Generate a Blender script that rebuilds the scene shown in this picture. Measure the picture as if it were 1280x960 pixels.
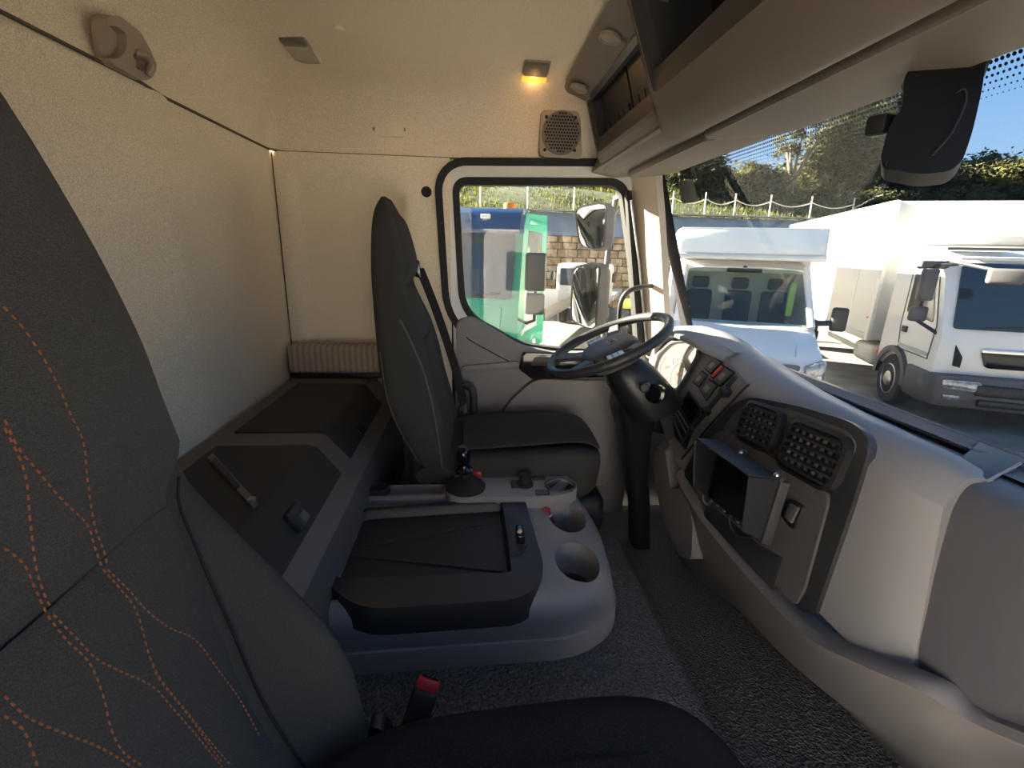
import bpy, bmesh, math, random
from mathutils import Vector as V, Matrix
random.seed(7)
for o in list(bpy.data.objects): bpy.data.objects.remove(o)
SC = bpy.context.scene
COL = SC.collection

# ------------------------------------------------------------------ camera
cd = bpy.data.cameras.new('camera'); cam = bpy.data.objects.new('camera', cd); COL.objects.link(cam)
cd.sensor_width = 36.0; cd.lens = 590 / 1280 * 36; cd.clip_start = 0.01; cd.clip_end = 400
rot = Matrix([[0.996405, -0.000967, -0.084716], [-0.081237, 0.272955, -0.958591], [0.024051, 0.962026, 0.271895]])
cam.matrix_world = Matrix.Translation((0, 0, 2.35)) @ rot.to_4x4()
SC.camera = cam

# ------------------------------------------------------------------ sky, sun, exposure
W = bpy.data.worlds.new('sky'); SC.world = W; W.use_nodes = True
nt = W.node_tree; bg = nt.nodes['Background']
tc = nt.nodes.new('ShaderNodeTexCoord'); sep = nt.nodes.new('ShaderNodeSeparateXYZ')
rmp = nt.nodes.new('ShaderNodeValToRGB')
nt.links.new(tc.outputs['Generated'], sep.inputs[0]); nt.links.new(sep.outputs['Z'], rmp.inputs[0])
rmp.color_ramp.elements[0].position = 0.0; rmp.color_ramp.elements[0].color = (0.52, 0.70, 0.92, 1)
rmp.color_ramp.elements[1].position = 0.9; rmp.color_ramp.elements[1].color = (0.18, 0.36, 0.74, 1)
e_ = rmp.color_ramp.elements.new(0.25); e_.color = (0.24, 0.47, 0.84, 1)
nt.links.new(rmp.outputs[0], bg.inputs[0]); bg.inputs[1].default_value = 0.42
sd = bpy.data.lights.new('sun', 'SUN'); sun = bpy.data.objects.new('sun', sd); COL.objects.link(sun)
sd.energy = 33.0; sd.angle = 0.009; sd.color = (1.0, 0.88, 0.70)
sun.rotation_euler = V((-0.86, 0.53, 0.37)).to_track_quat('Z', 'Y').to_euler(); sun.location = (-30, 13, 15)
vs = SC.view_settings; vs.view_transform = 'Standard'; vs.look = 'None'; vs.exposure = 1.85; vs.gamma = 1; vs.use_curve_mapping = False
SC.cycles.diffuse_bounces = 8; SC.cycles.max_bounces = 16; SC.cycles.transparent_max_bounces = 24

# ------------------------------------------------------------------ materials
def mat(name, col, rough=0.55, metal=0.0, spec=0.5, var=None, bump=None, emit=None, coat=0.0, col2=None):
    """var=(scale, amount[, detail]) colour speckle; bump=(kind, scale, strength, distance)"""
    m = bpy.data.materials.new(name); m.use_nodes = True; n = m.node_tree.nodes; l = m.node_tree.links
    b = n['Principled BSDF']; b.inputs['Base Color'].default_value = (*col, 1)
    b.inputs['Roughness'].default_value = rough; b.inputs['Metallic'].default_value = metal
    b.inputs['Specular IOR Level'].default_value = spec; b.inputs['Coat Weight'].default_value = coat
    t = n.new('ShaderNodeTexCoord')
    if var:
        no = n.new('ShaderNodeTexNoise'); no.inputs['Scale'].default_value = var[0]
        no.inputs['Detail'].default_value = var[2] if len(var) > 2 else 3
        l.new(t.outputs['Object'], no.inputs['Vector'])
        r = n.new('ShaderNodeValToRGB'); a = var[1]
        c2 = col2 or col
        r.color_ramp.elements[0].position = 0.3; r.color_ramp.elements[1].position = 0.7
        r.color_ramp.elements[0].color = (*[max(0, c * (1 - a)) for c in col], 1)
        r.color_ramp.elements[1].color = (*[min(1, c * (1 + a)) for c in c2], 1)
        l.new(no.outputs['Fac'], r.inputs[0]); l.new(r.outputs[0], b.inputs['Base Color'])
    if bump:
        k, s, st, d = bump
        if k == 'noise':
            x = n.new('ShaderNodeTexNoise'); x.inputs['Scale'].default_value = s; x.inputs['Detail'].default_value = 2; o = x.outputs['Fac']; l.new(t.outputs['Object'], x.inputs['Vector'])
        elif k == 'voronoi':
            x = n.new('ShaderNodeTexVoronoi'); x.inputs['Scale'].default_value = s; o = x.outputs['Distance']; l.new(t.outputs['Object'], x.inputs['Vector'])
        elif k == 'weave':
            mp = n.new('ShaderNodeMapping'); mp.inputs['Scale'].default_value = (s * .35, s * .35, s); l.new(t.outputs['Object'], mp.inputs['Vector'])
            x = n.new('ShaderNodeTexVoronoi'); x.inputs['Scale'].default_value = 1; l.new(mp.outputs[0], x.inputs['Vector']); o = x.outputs['Distance']
        elif k == 'ribs':
            x = n.new('ShaderNodeTexWave'); x.wave_type = 'BANDS'; x.bands_direction = 'DIAGONAL'; x.inputs['Scale'].default_value = s; l.new(t.outputs['Object'], x.inputs['Vector']); o = x.outputs['Fac']
        bp = n.new('ShaderNodeBump'); bp.inputs['Strength'].default_value = st; bp.inputs['Distance'].default_value = d
        l.new(o, bp.inputs['Height']); l.new(bp.outputs[0], b.inputs['Normal'])
    if emit:
        b.inputs['Emission Color'].default_value = (*emit[:3], 1); b.inputs['Emission Strength'].default_value = emit[3]
    return m

def glass(name, tint=(.95, .97, .96), refl=1.0, dust=0.03, rough=0.01, ior=1.45):
    m = bpy.data.materials.new(name); m.use_nodes = True; n = m.node_tree.nodes; l = m.node_tree.links
    n.remove(n['Principled BSDF']); out = n['Material Output']
    tr = n.new('ShaderNodeBsdfTransparent'); tr.inputs[0].default_value = (*tint, 1)
    gl = n.new('ShaderNodeBsdfGlossy'); gl.inputs['Roughness'].default_value = rough
    lw = n.new('ShaderNodeLayerWeight'); pw = n.new('ShaderNodeMath'); pw.operation = 'POWER'; pw.inputs[1].default_value = 5; l.new(lw.outputs['Facing'], pw.inputs[0])
    mu = n.new('ShaderNodeMath'); mu.operation = 'MULTIPLY_ADD'; mu.inputs[1].default_value = .9; mu.inputs[2].default_value = .035 * refl; l.new(pw.outputs[0], mu.inputs[0])
    mx = n.new('ShaderNodeMixShader'); l.new(mu.outputs[0], mx.inputs[0]); l.new(tr.outputs[0], mx.inputs[1]); l.new(gl.outputs[0], mx.inputs[2])
    res = mx
    if dust:
        tl = n.new('ShaderNodeBsdfTranslucent'); tl.inputs[0].default_value = (.9, .88, .82, 1)
        tcn = n.new('ShaderNodeTexCoord'); no = n.new('ShaderNodeTexNoise'); no.inputs['Scale'].default_value = 6; no.inputs['Detail'].default_value = 5
        l.new(tcn.outputs['Object'], no.inputs['Vector'])
        mm = n.new('ShaderNodeMath'); mm.operation = 'MULTIPLY'; mm.inputs[1].default_value = dust * 2; l.new(no.outputs['Fac'], mm.inputs[0])
        m2 = n.new('ShaderNodeMixShader'); l.new(mm.outputs[0], m2.inputs[0]); l.new(mx.outputs[0], m2.inputs[1]); l.new(tl.outputs[0], m2.inputs[2]); res = m2
    l.new(res.outputs[0], out.inputs[0])
    return m

def leafmat(name, c1, c2):
    m = bpy.data.materials.new(name); m.use_nodes = True; n = m.node_tree.nodes; l = m.node_tree.links
    b = n['Principled BSDF']; out = n['Material Output']
    t = n.new('ShaderNodeTexCoord'); no = n.new('ShaderNodeTexNoise'); no.inputs['Scale'].default_value = 1.1; no.inputs['Detail'].default_value = 6
    l.new(t.outputs['Object'], no.inputs['Vector'])
    r = n.new('ShaderNodeValToRGB'); r.color_ramp.elements[0].position = .35; r.color_ramp.elements[1].position = .68
    r.color_ramp.elements[0].color = (*c1, 1); r.color_ramp.elements[1].color = (*c2, 1)
    l.new(no.outputs['Fac'], r.inputs[0]); l.new(r.outputs[0], b.inputs['Base Color']); b.inputs['Roughness'].default_value = .7
    tl = n.new('ShaderNodeBsdfTranslucent'); l.new(r.outputs[0], tl.inputs[0])
    mx = n.new('ShaderNodeMixShader'); mx.inputs[0].default_value = .5
    l.new(b.outputs[0], mx.inputs[1]); l.new(tl.outputs[0], mx.inputs[2]); l.new(mx.outputs[0], out.inputs[0])
    return m

M = {}
M['felt'] = mat('beige_felt', (.78, .68, .535), .95, spec=.1, var=(420, .22, 2), bump=('noise', 520, .55, .003))
M['felt2'] = mat('beige_felt_panel', (.78, .68, .535), .95, spec=.1, var=(420, .18, 2), bump=('noise', 520, .45, .003))
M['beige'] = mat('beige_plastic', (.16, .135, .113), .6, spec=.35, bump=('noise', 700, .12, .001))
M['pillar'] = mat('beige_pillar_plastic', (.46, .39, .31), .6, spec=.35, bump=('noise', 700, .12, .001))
M['beige_d'] = mat('beige_plastic_socket', (.34, .28, .22), .6, spec=.35, bump=('noise', 700, .12, .001))
M['grey'] = mat('warm_grey_plastic', (.17, .16, .163), .55, spec=.4, bump=('noise', 800, .15, .001))
M['lgrey'] = mat('light_grey_plastic', (.235, .226, .238), .55, spec=.4, bump=('noise', 800, .15, .001))
M['doorgrey'] = mat('door_grey_plastic', (.19, .18, .184), .55, spec=.4, bump=('noise', 800, .15, .001))
M['padgrey'] = mat('pad_grey_plastic', (.108, .105, .118), .5, spec=.4, bump=('noise', 800, .15, .001))
M['cgrey'] = mat('console_grey_plastic', (.27, .25, .25), .5, spec=.4, bump=('noise', 800, .15, .001))
M['bgrey'] = mat('bench_grey_plastic', (.12, .106, .10), .5, spec=.4, bump=('noise', 800, .15, .001))
M['seam'] = mat('dark_seam', (.10, .085, .065), .9)
M['dgrey'] = mat('dark_grey_plastic', (.085, .08, .082), .5, spec=.4, bump=('noise', 800, .15, .001))
M['char'] = mat('charcoal_plastic', (.026, .026, .028), .45, spec=.45, bump=('noise', 800, .15, .001))
M['black'] = mat('black_plastic', (.012, .012, .014), .4, spec=.45)
M['unit'] = mat('mirror_unit_black', (.006, .006, .007), .45, spec=.12)
M['gloss'] = mat('gloss_black', (.006, .006, .008), .12, spec=.5)
M['rubber'] = mat('black_rubber', (.02, .02, .02), .75, spec=.25)
M['seat'] = mat('seat_cloth', (.072, .066, .060), .95, spec=.12, var=(800, .2, 1), bump=('weave', 1100, .4, .002))
M['seatblue'] = mat('seat_panel_cloth', (.088, .083, .076), .95, spec=.12, var=(700, .22, 1), bump=('weave', 900, .5, .003))
M['seatdark'] = mat('seat_side_cloth', (.022, .022, .023), .95, spec=.1, var=(300, .3, 2), bump=('noise', 700, .3, .002))
M['dseat'] = mat('driver_seat_cloth', (.048, .046, .043), .95, spec=.12, var=(800, .2, 1), bump=('weave', 1100, .4, .002))
M['dpanel'] = mat('driver_panel_cloth', (.05, .048, .046), .95, spec=.12, var=(700, .22, 1), bump=('weave', 900, .4, .002))
M['stitch'] = mat('orange_thread', (.42, .13, .035), .8)
M['mat'] = mat('rubber_floor_mat', (.16, .155, .15), .6, spec=.35, var=(160, .35, 3), bump=('voronoi', 150, 1.0, .008))
M['lid'] = mat('tray_black', (.020, .021, .024), .5, spec=.4, bump=('noise', 500, .35, .002))
M['benchlid'] = mat('bench_lid_black', (.030, .029, .028), .65, spec=.3, bump=('noise', 600, .2, .002))
M['chrome'] = mat('chrome', (.75, .75, .76), .12, 1.0)
M['steel'] = mat('steel', (.45, .45, .46), .35, 1.0)
M['mirror'] = mat('mirror_glass', (.86, .88, .88), .02, 1.0)
M['white'] = mat('white_paint', (.64, .635, .62), .3, spec=.5, coat=.3, var=(3, .04, 4))
M['frame'] = mat('door_frame_paint', (.62, .60, .56), .35, spec=.5)
M['red'] = mat('red_plastic', (.62, .035, .04), .4)
M['redd'] = mat('dark_red_plastic', (.35, .02, .03), .35)
M['amber'] = mat('amber_lens', (.95, .42, .05), .3, emit=(1, .38, .05, .35))
M['orange'] = mat('orange_beacon', (.85, .22, .02), .3)
M['glass'] = glass('window_glass', tint=(.78, .80, .79), refl=.45, dust=.0006)
M['wsglass'] = glass('windscreen_glass', tint=(.68, .71, .70), dust=.004)
M['vglass'] = glass('van_windscreen', tint=(.55, .66, .62), refl=1.2, dust=.05)
M['dialglass'] = glass('instrument_glass', tint=(.9, .9, .9), refl=2.2, dust=.05, rough=.05)
M['tglass'] = mat('truck_windscreen', (.02, .032, .045), .05, spec=.6, coat=.25)
M['sglass'] = mat('truck_side_glass', (.10, .11, .09), .08, spec=.7)
M['green'] = mat('green_paint', (.0, .27, .16), .4, coat=.15)
M['navy'] = mat('navy_visor', (.012, .035, .10), .12, coat=.8)
M['tyre'] = mat('tyre_rubber', (.02, .02, .02), .85)
M['asphalt'] = mat('asphalt', (.19, .175, .155), .9, spec=.2, var=(2.2, .25, 8), bump=('noise', 60, .5, .02))
M['road'] = mat('upper_road', (.36, .34, .31), .9, var=(1.2, .15, 5))
M['stone'] = mat('sandstone', (.36, .235, .13), .9, var=(5, .35, 5), bump=('noise', 9, .8, .05))
M['stone2'] = mat('pale_sandstone', (.45, .33, .20), .9, var=(5, .3, 5), bump=('noise', 9, .8, .05))
M['mortar'] = mat('wall_joint', (.10, .075, .05), .95)
M['slope'] = mat('grassy_slope', (.035, .048, .012), .95, var=(1.5, .5, 8))
M['grass'] = leafmat('grass_blades', (.045, .06, .009), (.13, .125, .022))
M['leafA'] = leafmat('leaf_dark', (.013, .021, .006), (.045, .056, .013))
M['leafB'] = leafmat('leaf_olive', (.028, .034, .008), (.10, .095, .024))
M['leafC'] = leafmat('leaf_yellow', (.045, .048, .008), (.15, .135, .028))
M['bark'] = mat('bark', (.20, .15, .10), .95, var=(6, .4, 5))
M['galv'] = mat('galvanised', (.48, .48, .46), .6, .3)
M['rope'] = mat('rope', (.60, .54, .44), .9)
M['lamp'] = mat('headlamp', (.26, .28, .31), .12, .4, coat=1.0, var=(16, .5, 3))
M['vanwhite'] = mat('van_white', (.70, .69, .675), .28, coat=.5)
M['boxwhite'] = mat('box_panel_white', (.60, .59, .565), .4)
M['yellow'] = mat('yellow_paint', (.75, .42, .03), .4)
M['blue'] = mat('box_pale_blue', (.60, .68, .74), .45)
M['lampglass'] = mat('lamp_lens_clear', (.42, .39, .33), .25, spec=.6)
M['paper'] = mat('paper', (.75, .75, .7), .8)
M['hivis'] = mat('hi_vis_cloth', (.55, .75, .18), .8)
M['greyseat'] = mat('van_seat', (.06, .065, .07), .9)

# ------------------------------------------------------------------ geometry helpers
def cat(pts, n):
    """Catmull-Rom through pts, n samples per span"""
    pts = [V(p) for p in pts]; out = []
    for i in range(len(pts) - 1):
        p0 = pts[max(i - 1, 0)]; p1 = pts[i]; p2 = pts[i + 1]; p3 = pts[min(i + 2, len(pts) - 1)]
        for k in range(n):
            t = k / n
            out.append(.5 * ((2 * p1) + (p2 - p0) * t + (2 * p0 - 5 * p1 + 4 * p2 - p3) * t * t + (3 * p1 - p0 - 3 * p2 + p3) * t ** 3))
    out.append(pts[-1]); return out

def fillet(pts, r, seg=5):
    """round the corners of a closed 3-D polygon; r a number or a list"""
    pts = [V(p) for p in pts]; n = len(pts); out = []
    for i, p in enumerate(pts):
        rr = r[i] if isinstance(r, (list, tuple)) else r
        a = pts[i - 1] - p; b = pts[(i + 1) % n] - p
        d = min(rr, a.length * .48, b.length * .48)
        if d < 1e-5: out.append(p); continue
        s = p + a.normalized() * d; e = p + b.normalized() * d
        for k in range(seg + 1):
            t = k / seg; out.append((1 - t) ** 2 * s + 2 * t * (1 - t) * p + t * t * e)
    return out

def pnormal(pts):
    n = V((0, 0, 0)); pts = [V(p) for p in pts]
    for i, p in enumerate(pts):
        q = pts[(i + 1) % len(pts)]
        n += V(((p.y - q.y) * (p.z + q.z), (p.z - q.z) * (p.x + q.x), (p.x - q.x) * (p.y + q.y)))
    return n.normalized()

def offset(pts, d):
    """offset a planar closed polygon outwards by d"""
    pts = [V(p) for p in pts]; n = pnormal(pts); out = []; N = len(pts)
    for i, p in enumerate(pts):
        a = (p - pts[i - 1]); b = (pts[(i + 1) % N] - p)
        if a.length < 1e-7: a = b
        if b.length < 1e-7: b = a
        na = a.normalized().cross(n); nb = b.normalized().cross(n)
        m = na + nb
        if m.length < 1e-6: m = na
        m.normalize(); out.append(p + m * (d / max(.4, m.dot(na))))
    return out

class G:
    def __init__(s): s.bm = bmesh.new()
    def face(s, pts):
        return s.bm.faces.new([s.bm.verts.new(V(p)) for p in pts])
    def box(s, c, size, rot=None, bev=0, seg=2):
        c = V(c); r = bmesh.ops.create_cube(s.bm, size=1.0); vs = r['verts']
        R_ = rot if isinstance(rot, Matrix) else (Matrix.Rotation(rot, 3, 'Z') if rot else Matrix.Identity(3))
        for v in vs: v.co = R_ @ V((v.co.x * size[0], v.co.y * size[1], v.co.z * size[2])) + c
        if bev:
            es = {e for v in vs for e in v.link_edges}
            bmesh.ops.bevel(s.bm, geom=list(es), offset=bev, segments=seg, affect='EDGES', profile=.5)
        return s
    def slab(s, pts, t, n=None, bev=0, seg=2, both=False):
        """polygon face at pts, body going t along -n"""
        pts = [V(p) for p in pts]; pn = pnormal(pts); n = V(n).normalized() if n is not None else pn
        if pn.dot(n) < 0: pts = pts[::-1]
        a = [s.bm.verts.new(p) for p in pts]; b = [s.bm.verts.new(p - n * t) for p in pts]
        top = s.bm.faces.new(a); bot = s.bm.faces.new(b[::-1]); N = len(a)
        for i in range(N):
            s.bm.faces.new([a[i - 1], b[i - 1], b[i], a[i]])
        if bev:
            es = list(top.edges) + (list(bot.edges) if both else [])
            bmesh.ops.bevel(s.bm, geom=es, offset=bev, segments=seg, affect='EDGES', profile=.5, clamp_overlap=True)
        return s
    def ring(s, outer, inner, t, n):
        """flat ring between two loops of equal count, t thick along -n"""
        n = V(n).normalized(); N = len(outer); L = []
        for loop, k in ((outer, 0), (inner, 0), (inner, t), (outer, t)):
            L.append([s.bm.verts.new(V(p) - n * k) for p in loop])
        for j in range(4):
            A = L[j]; B = L[(j + 1) % 4]
            for i in range(N): s.bm.faces.new([A[i - 1], A[i], B[i], B[i - 1]])
        bmesh.ops.recalc_face_normals(s.bm, faces=s.bm.faces); return s
    def loft(s, loops, cap=True, closed=True):
        L = [[s.bm.verts.new(V(p)) for p in lp] for lp in loops]; N = len(L[0])
        for A, B in zip(L, L[1:]):
            for i in range(0 if closed else 1, N): s.bm.faces.new([A[i - 1], A[i], B[i], B[i - 1]])
        if cap and closed: s.bm.faces.new(L[0][::-1]); s.bm.faces.new(L[-1])
        bmesh.ops.recalc_face_normals(s.bm, faces=s.bm.faces); return s
    def grid(s, rows, flip=False):
        L = [[s.bm.verts.new(V(p)) for p in r] for r in rows]
        for A, B in zip(L, L[1:]):
            for i in range(1, len(A)):
                f = [A[i - 1], A[i], B[i], B[i - 1]]; s.bm.faces.new(f[::-1] if flip else f)
        return s
    def tube(s, path, r, n=8, closed=False, cap=True):
        path = [V(p) for p in path]; N = len(path); loops = []; up = None
        for i, p in enumerate(path):
            if closed: t = path[(i + 1) % N] - path[i - 1]
            else: t = path[min(i + 1, N - 1)] - path[max(i - 1, 0)]
            if t.length < 1e-9: t = V((0, 0, 1))
            t.normalize()
            if up is None: up = V((0, 0, 1)) if abs(t.z) < .9 else V((1, 0, 0))
            u = (up - t * up.dot(t)).normalized(); w = t.cross(u); up = u
            rr = r[i] if isinstance(r, (list, tuple)) else r
            loops.append([p + (u * math.cos(2 * math.pi * k / n) + w * math.sin(2 * math.pi * k / n)) * rr for k in range(n)])
        if closed: loops.append(loops[0])
        return s.loft(loops, cap=cap and not closed)
    def lathe(s, prof, o=(0, 0, 0), axis=(0, 0, 1), n=24, cap=True):
        o = V(o); q = V((0, 0, 1)).rotation_difference(V(axis).normalized())
        loops = [[o + q @ V((r * math.cos(2 * math.pi * k / n), r * math.sin(2 * math.pi * k / n), h)) for k in range(n)] for r, h in prof]
        return s.loft(loops, cap=cap)
    def solid(s, t):
        """give an open grid a thickness t"""
        bm = s.bm; bm.normal_update(); fs = list(bm.faces); vs = list(bm.verts)
        bd = [(l.vert, l.link_loop_next.vert) for f in fs for l in f.loops if len(l.edge.link_faces) == 1]
        d = {v: bm.verts.new(v.co - v.normal * t) for v in vs}
        for f in fs: bm.faces.new([d[v] for v in f.verts][::-1])
        for a, b in bd: bm.faces.new([a, d[a], d[b], b])
        return s

def world_loc(o):
    l = V((0, 0, 0))
    while o is not None: l += o.location; o = o.parent
    return l

def obj(name, g, m, parent=None, smooth=38):
    bm = g.bm if isinstance(g, G) else g
    me = bpy.data.meshes.new(name); bm.normal_update(); 
    if parent is not None: off = world_loc(parent)
    else:
        xs = [v.co for v in bm.verts]
        off = V(((min(c.x for c in xs) + max(c.x for c in xs)) / 2, (min(c.y for c in xs) + max(c.y for c in xs)) / 2, min(c.z for c in xs)))
    for v in bm.verts: v.co -= off
    bm.to_mesh(me); bm.free()
    for k in (m if isinstance(m, (list, tuple)) else [m]): me.materials.append(M[k])
    if smooth:
        for p in me.polygons: p.use_smooth = True
        me.set_sharp_from_angle(angle=math.radians(smooth))
    o = bpy.data.objects.new(name, me); COL.objects.link(o)
    if parent is not None: o.parent = parent
    else: o.location = off
    return o

def tag(o, label=None, cat=None, group=None, kind=None):
    if label: o['label'] = label
    if cat: o['category'] = cat
    if group: o['group'] = group
    if kind: o['kind'] = kind
    return o

def thing(name, label, cat_, loc, group=None, kind=None):
    o = bpy.data.objects.new(name, None); COL.objects.link(o); o.location = loc; o.empty_display_size = .1
    return tag(o, label, cat_, group, kind)

def arc(c, r, a0, a1, n, ax=(1, 0, 0), ay=(0, 1, 0)):
    c = V(c); ax = V(ax); ay = V(ay)
    return [c + ax * (r * math.cos(a0 + (a1 - a0) * k / n)) + ay * (r * math.sin(a0 + (a1 - a0) * k / n)) for k in range(n + 1)]

def sstep(a, b, x):
    t = max(0, min(1, (x - a) / (b - a))); return t * t * (3 - 2 * t)

def boolean(o, cutters):
    """subtract the cutter bmeshes (world coordinates) from o and bake the result"""
    off = world_loc(o); tmp = []
    for g in cutters:
        me = bpy.data.meshes.new('cut'); bm = g.bm
        for v in bm.verts: v.co -= off
        bmesh.ops.recalc_face_normals(bm, faces=bm.faces); bm.to_mesh(me); bm.free()
        c = bpy.data.objects.new('cut', me); COL.objects.link(c); c.location = off; tmp.append(c)
        md = o.modifiers.new('b', 'BOOLEAN'); md.operation = 'DIFFERENCE'; md.solver = 'EXACT'; md.object = c
    bpy.context.view_layer.update()
    dg = bpy.context.evaluated_depsgraph_get()
    me = bpy.data.meshes.new_from_object(o.evaluated_get(dg)); old = o.data; o.modifiers.clear(); o.data = me; me.name = old.name
    for c in tmp: bpy.data.objects.remove(c)
    for p in me.polygons: p.use_smooth = True
    me.set_sharp_from_angle(angle=math.radians(38))

# ================================================================== STRUCTURE OF THE CAB
RX = -.745      # rear wall
# floor: raised engine tunnel, step, footwell
g = G()
prof = [(-.78, 1.40), (.30, 1.40), (.47, 1.395), (.50, 1.385), (.535, 1.34), (.60, 1.19), (.64, 1.155), (.70, 1.15), (1.3, 1.15)]
pr = [(p.x, p.y) for p in cat([(x, z, 0) for x, z in prof], 3)]
rows = []
for y in [-.15, .1, .3, .6, .9, 1.2, 1.40]:
    rows.append([(x, y, z) for x, z in pr])
def lowz(z): return 1.15 + (z - 1.15) * .0
for y, k in ((1.44, .5), (1.47, 0), (1.7, 0), (2.03, 0)):
    rows.append([(x, y, 1.15 + (z - 1.15) * k) for x, z in pr])
g.grid(rows, flip=True)
floor_ = tag(obj('floor', g, 'mat', smooth=60), 'dark ribbed rubber floor mat over engine tunnel and footwell', 'floor', kind='structure')

# rear wall
g = G(); rows = []
for i in range(44):
    y = -.15 + 2.17 * i / 43
    step = .014 * (1 - sstep(1.30, 1.36, y)) + .006 * math.exp(-((y - 1.34) / .02) ** 2)
    rows.append([(RX + step + (.0 if z < 2.6 else .03 * (z - 2.6)), y, z) for z in [1.1 + 1.585 * k / 24 for k in range(25)]])
g.grid(rows, flip=True); g.solid(.03)
w = tag(obj('wall_rear', g, 'felt', smooth=50), 'beige felt rear wall of the truck cab', 'wall', kind='structure')
pg = G(); pg.lathe([(.014, 0), (.016, .004), (.010, .008), (.001, .009)], (-0.742,1.254,2.183), (1, 0, 0), 16); obj('button', pg, 'felt2', w)

# side wall behind the driver door (recessed panel)
g = G(); rows = []
for i in range(60):
    x = RX - .005 + (.665) * i / 59
    r = []
    for k in range(60):
        z = 1.1 + 1.585 * k / 59
        m = sstep(-.70, -.655, x) * (1 - sstep(-.30, -.255, x)) * (1 - sstep(2.56, 2.63, z + .25 * max(0, x + .38) ** 1 * 1.0))
        r.append((x, 1.985 + .035 * m, z))
    rows.append(r)
g.grid(rows, flip=True); g.solid(.03)
w2 = tag(obj('wall_driver_side', g, 'felt2', smooth=50), 'beige felt side panel between rear wall and driver door', 'wall', kind='structure')
for a, b in (((-0.527,2.020,2.645), (-0.520,2.020,2.611)), ((-0.400,2.020,2.649), (-0.391,2.020,2.604))):
    pg = G(); pg.tube([a, b], .006, 8); obj('wall_pimple', pg, 'felt2', w2)
pg = G(); pg.lathe([(.020, 0), (.020, .006), (.014, .010), (.010, .004), (.003, .003), (.001, .003)], (-0.176,1.985,2.561), (0, -1, 0), 20); obj('belt_anchor_cap', pg, 'rubber', w2)

# passenger side post behind the open door
g = G(); g.box((-.44, -.14, 1.9), (.66, .05, 1.6)); g.box((.95, -.14, 1.45), (.3, .05, 1.1))
tag(obj('wall_passenger_side', g, 'felt2'), 'beige felt panel on the passenger side behind the seat', 'wall', kind='structure')
g = G(); g.box((1.30, .95, 1.35), (.04, 2.3, 1.1)); g.box((.3, 2.09, 1.25), (2.0, .04, .6)); g.box((.35, -.16, 1.2), (1.0, .04, .3))
tag(obj('wall_front', g, 'char'), 'dark bulkhead under the windscreen behind the dashboard', 'wall', kind='structure')

# headliner: rear, two sides, flat roof
def upath(ins, rc, z):
    y1, y0, x0, x1 = 2.005 - ins, -.13 + ins, RX + ins, .86
    p = [V((x1 - (x1 - x0 - rc) * k / 16, y1, z)) for k in range(16)]
    p += [V((x0 + rc + rc * math.cos(a), y1 - rc + rc * math.sin(a), z)) for a in [math.pi / 2 + math.pi / 2 * k / 8 for k in range(9)]]
    p += [V((x0, y1 - rc - (y1 - y0 - 2 * rc) * k / 20, z)) for k in range(1, 20)]
    p += [V((x0 + rc + rc * math.cos(a), y0 + rc + rc * math.sin(a), z)) for a in [math.pi + math.pi / 2 * k / 8 for k in range(9)]]
    p += [V((x0 + rc + (x1 - x0 - rc) * k / 16, y0, z)) for k in range(1, 17)]
    return p
pf = [(.002, 2.685), (-.004, 2.70), (.0, 2.74), (.014, 2.80), (.038, 2.855), (.08, 2.895), (.14, 2.918), (.24, 2.93)]
loops = []
for ins, z in pf:
    lp = upath(ins, .05 + ins * 1.1, z)
    for p in lp:   # the pressed step that carries on from the wall crease
        if p.x < -.4: p.x += .016 * (1 - sstep(1.28, 1.34, p.y)) * (1 - sstep(2.86, 2.93, z)) + .012 * math.exp(-((p.y - 1.31) / .03) ** 2) * (1 - sstep(2.84, 2.9, z))
    loops.append(lp)
g = G(); g.loft(loops, cap=False, closed=False); bm = g.bm; bm.verts.ensure_lookup_table(); N = len(loops[0])
bm.faces.new([bm.verts[(len(pf) - 1) * N + i] for i in range(N)])
ceil = tag(obj('ceiling', g, 'felt', smooth=60), 'beige felt headliner of the truck cab', 'ceiling', kind='structure')
pg = G(); pg.tube([p + V((.016 * (1 - sstep(1.28, 1.34, p.y)) if p.x < -.6 else 0, 0, 0)) for p in upath(.004, .053, 2.686)], .004, 6, cap=False)  # seam tube; its dark colour stands in for shadow under the headliner overhang
tag(obj('trim_1', pg, 'seam'), 'piping seam between wall panels and headliner, coloured dark as its shadow line', 'trim', kind='structure')
pg = G(); pg.tube([(RX + .006, 1.978, 1.83), (RX + .006, 1.978, 2.68)], .0025, 6)
tag(obj('trim_2', pg, 'seam'), 'thin vertical seam in the rear corner of the cab', 'trim', kind='structure')
# blanking plate outline and small plugs on the headliner
pl = [(-0.359,1.990,2.797), (-0.260,1.990,2.798), (-0.258,1.990,2.752), (-0.359,1.990,2.751)]
pg = G(); pg.slab(fillet(pl, .006), .02, (0, -1, 0), bev=.003); o = obj('blanking_plate', pg, 'felt', ceil)
for a in ((-0.365,1.982,2.773), (-0.251,1.982,2.775)):
    pg = G(); pg.box(a, (.006, .008, .012), bev=.002); obj('clip', pg, 'beige_d', o)
pg = G(); pg.lathe([(.014, 0), (.014, .006), (.008, .009), (.001, .009)], (-0.365,1.552,2.932), (0, 0, -1), 16); obj('button', pg, 'felt2', ceil)

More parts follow.
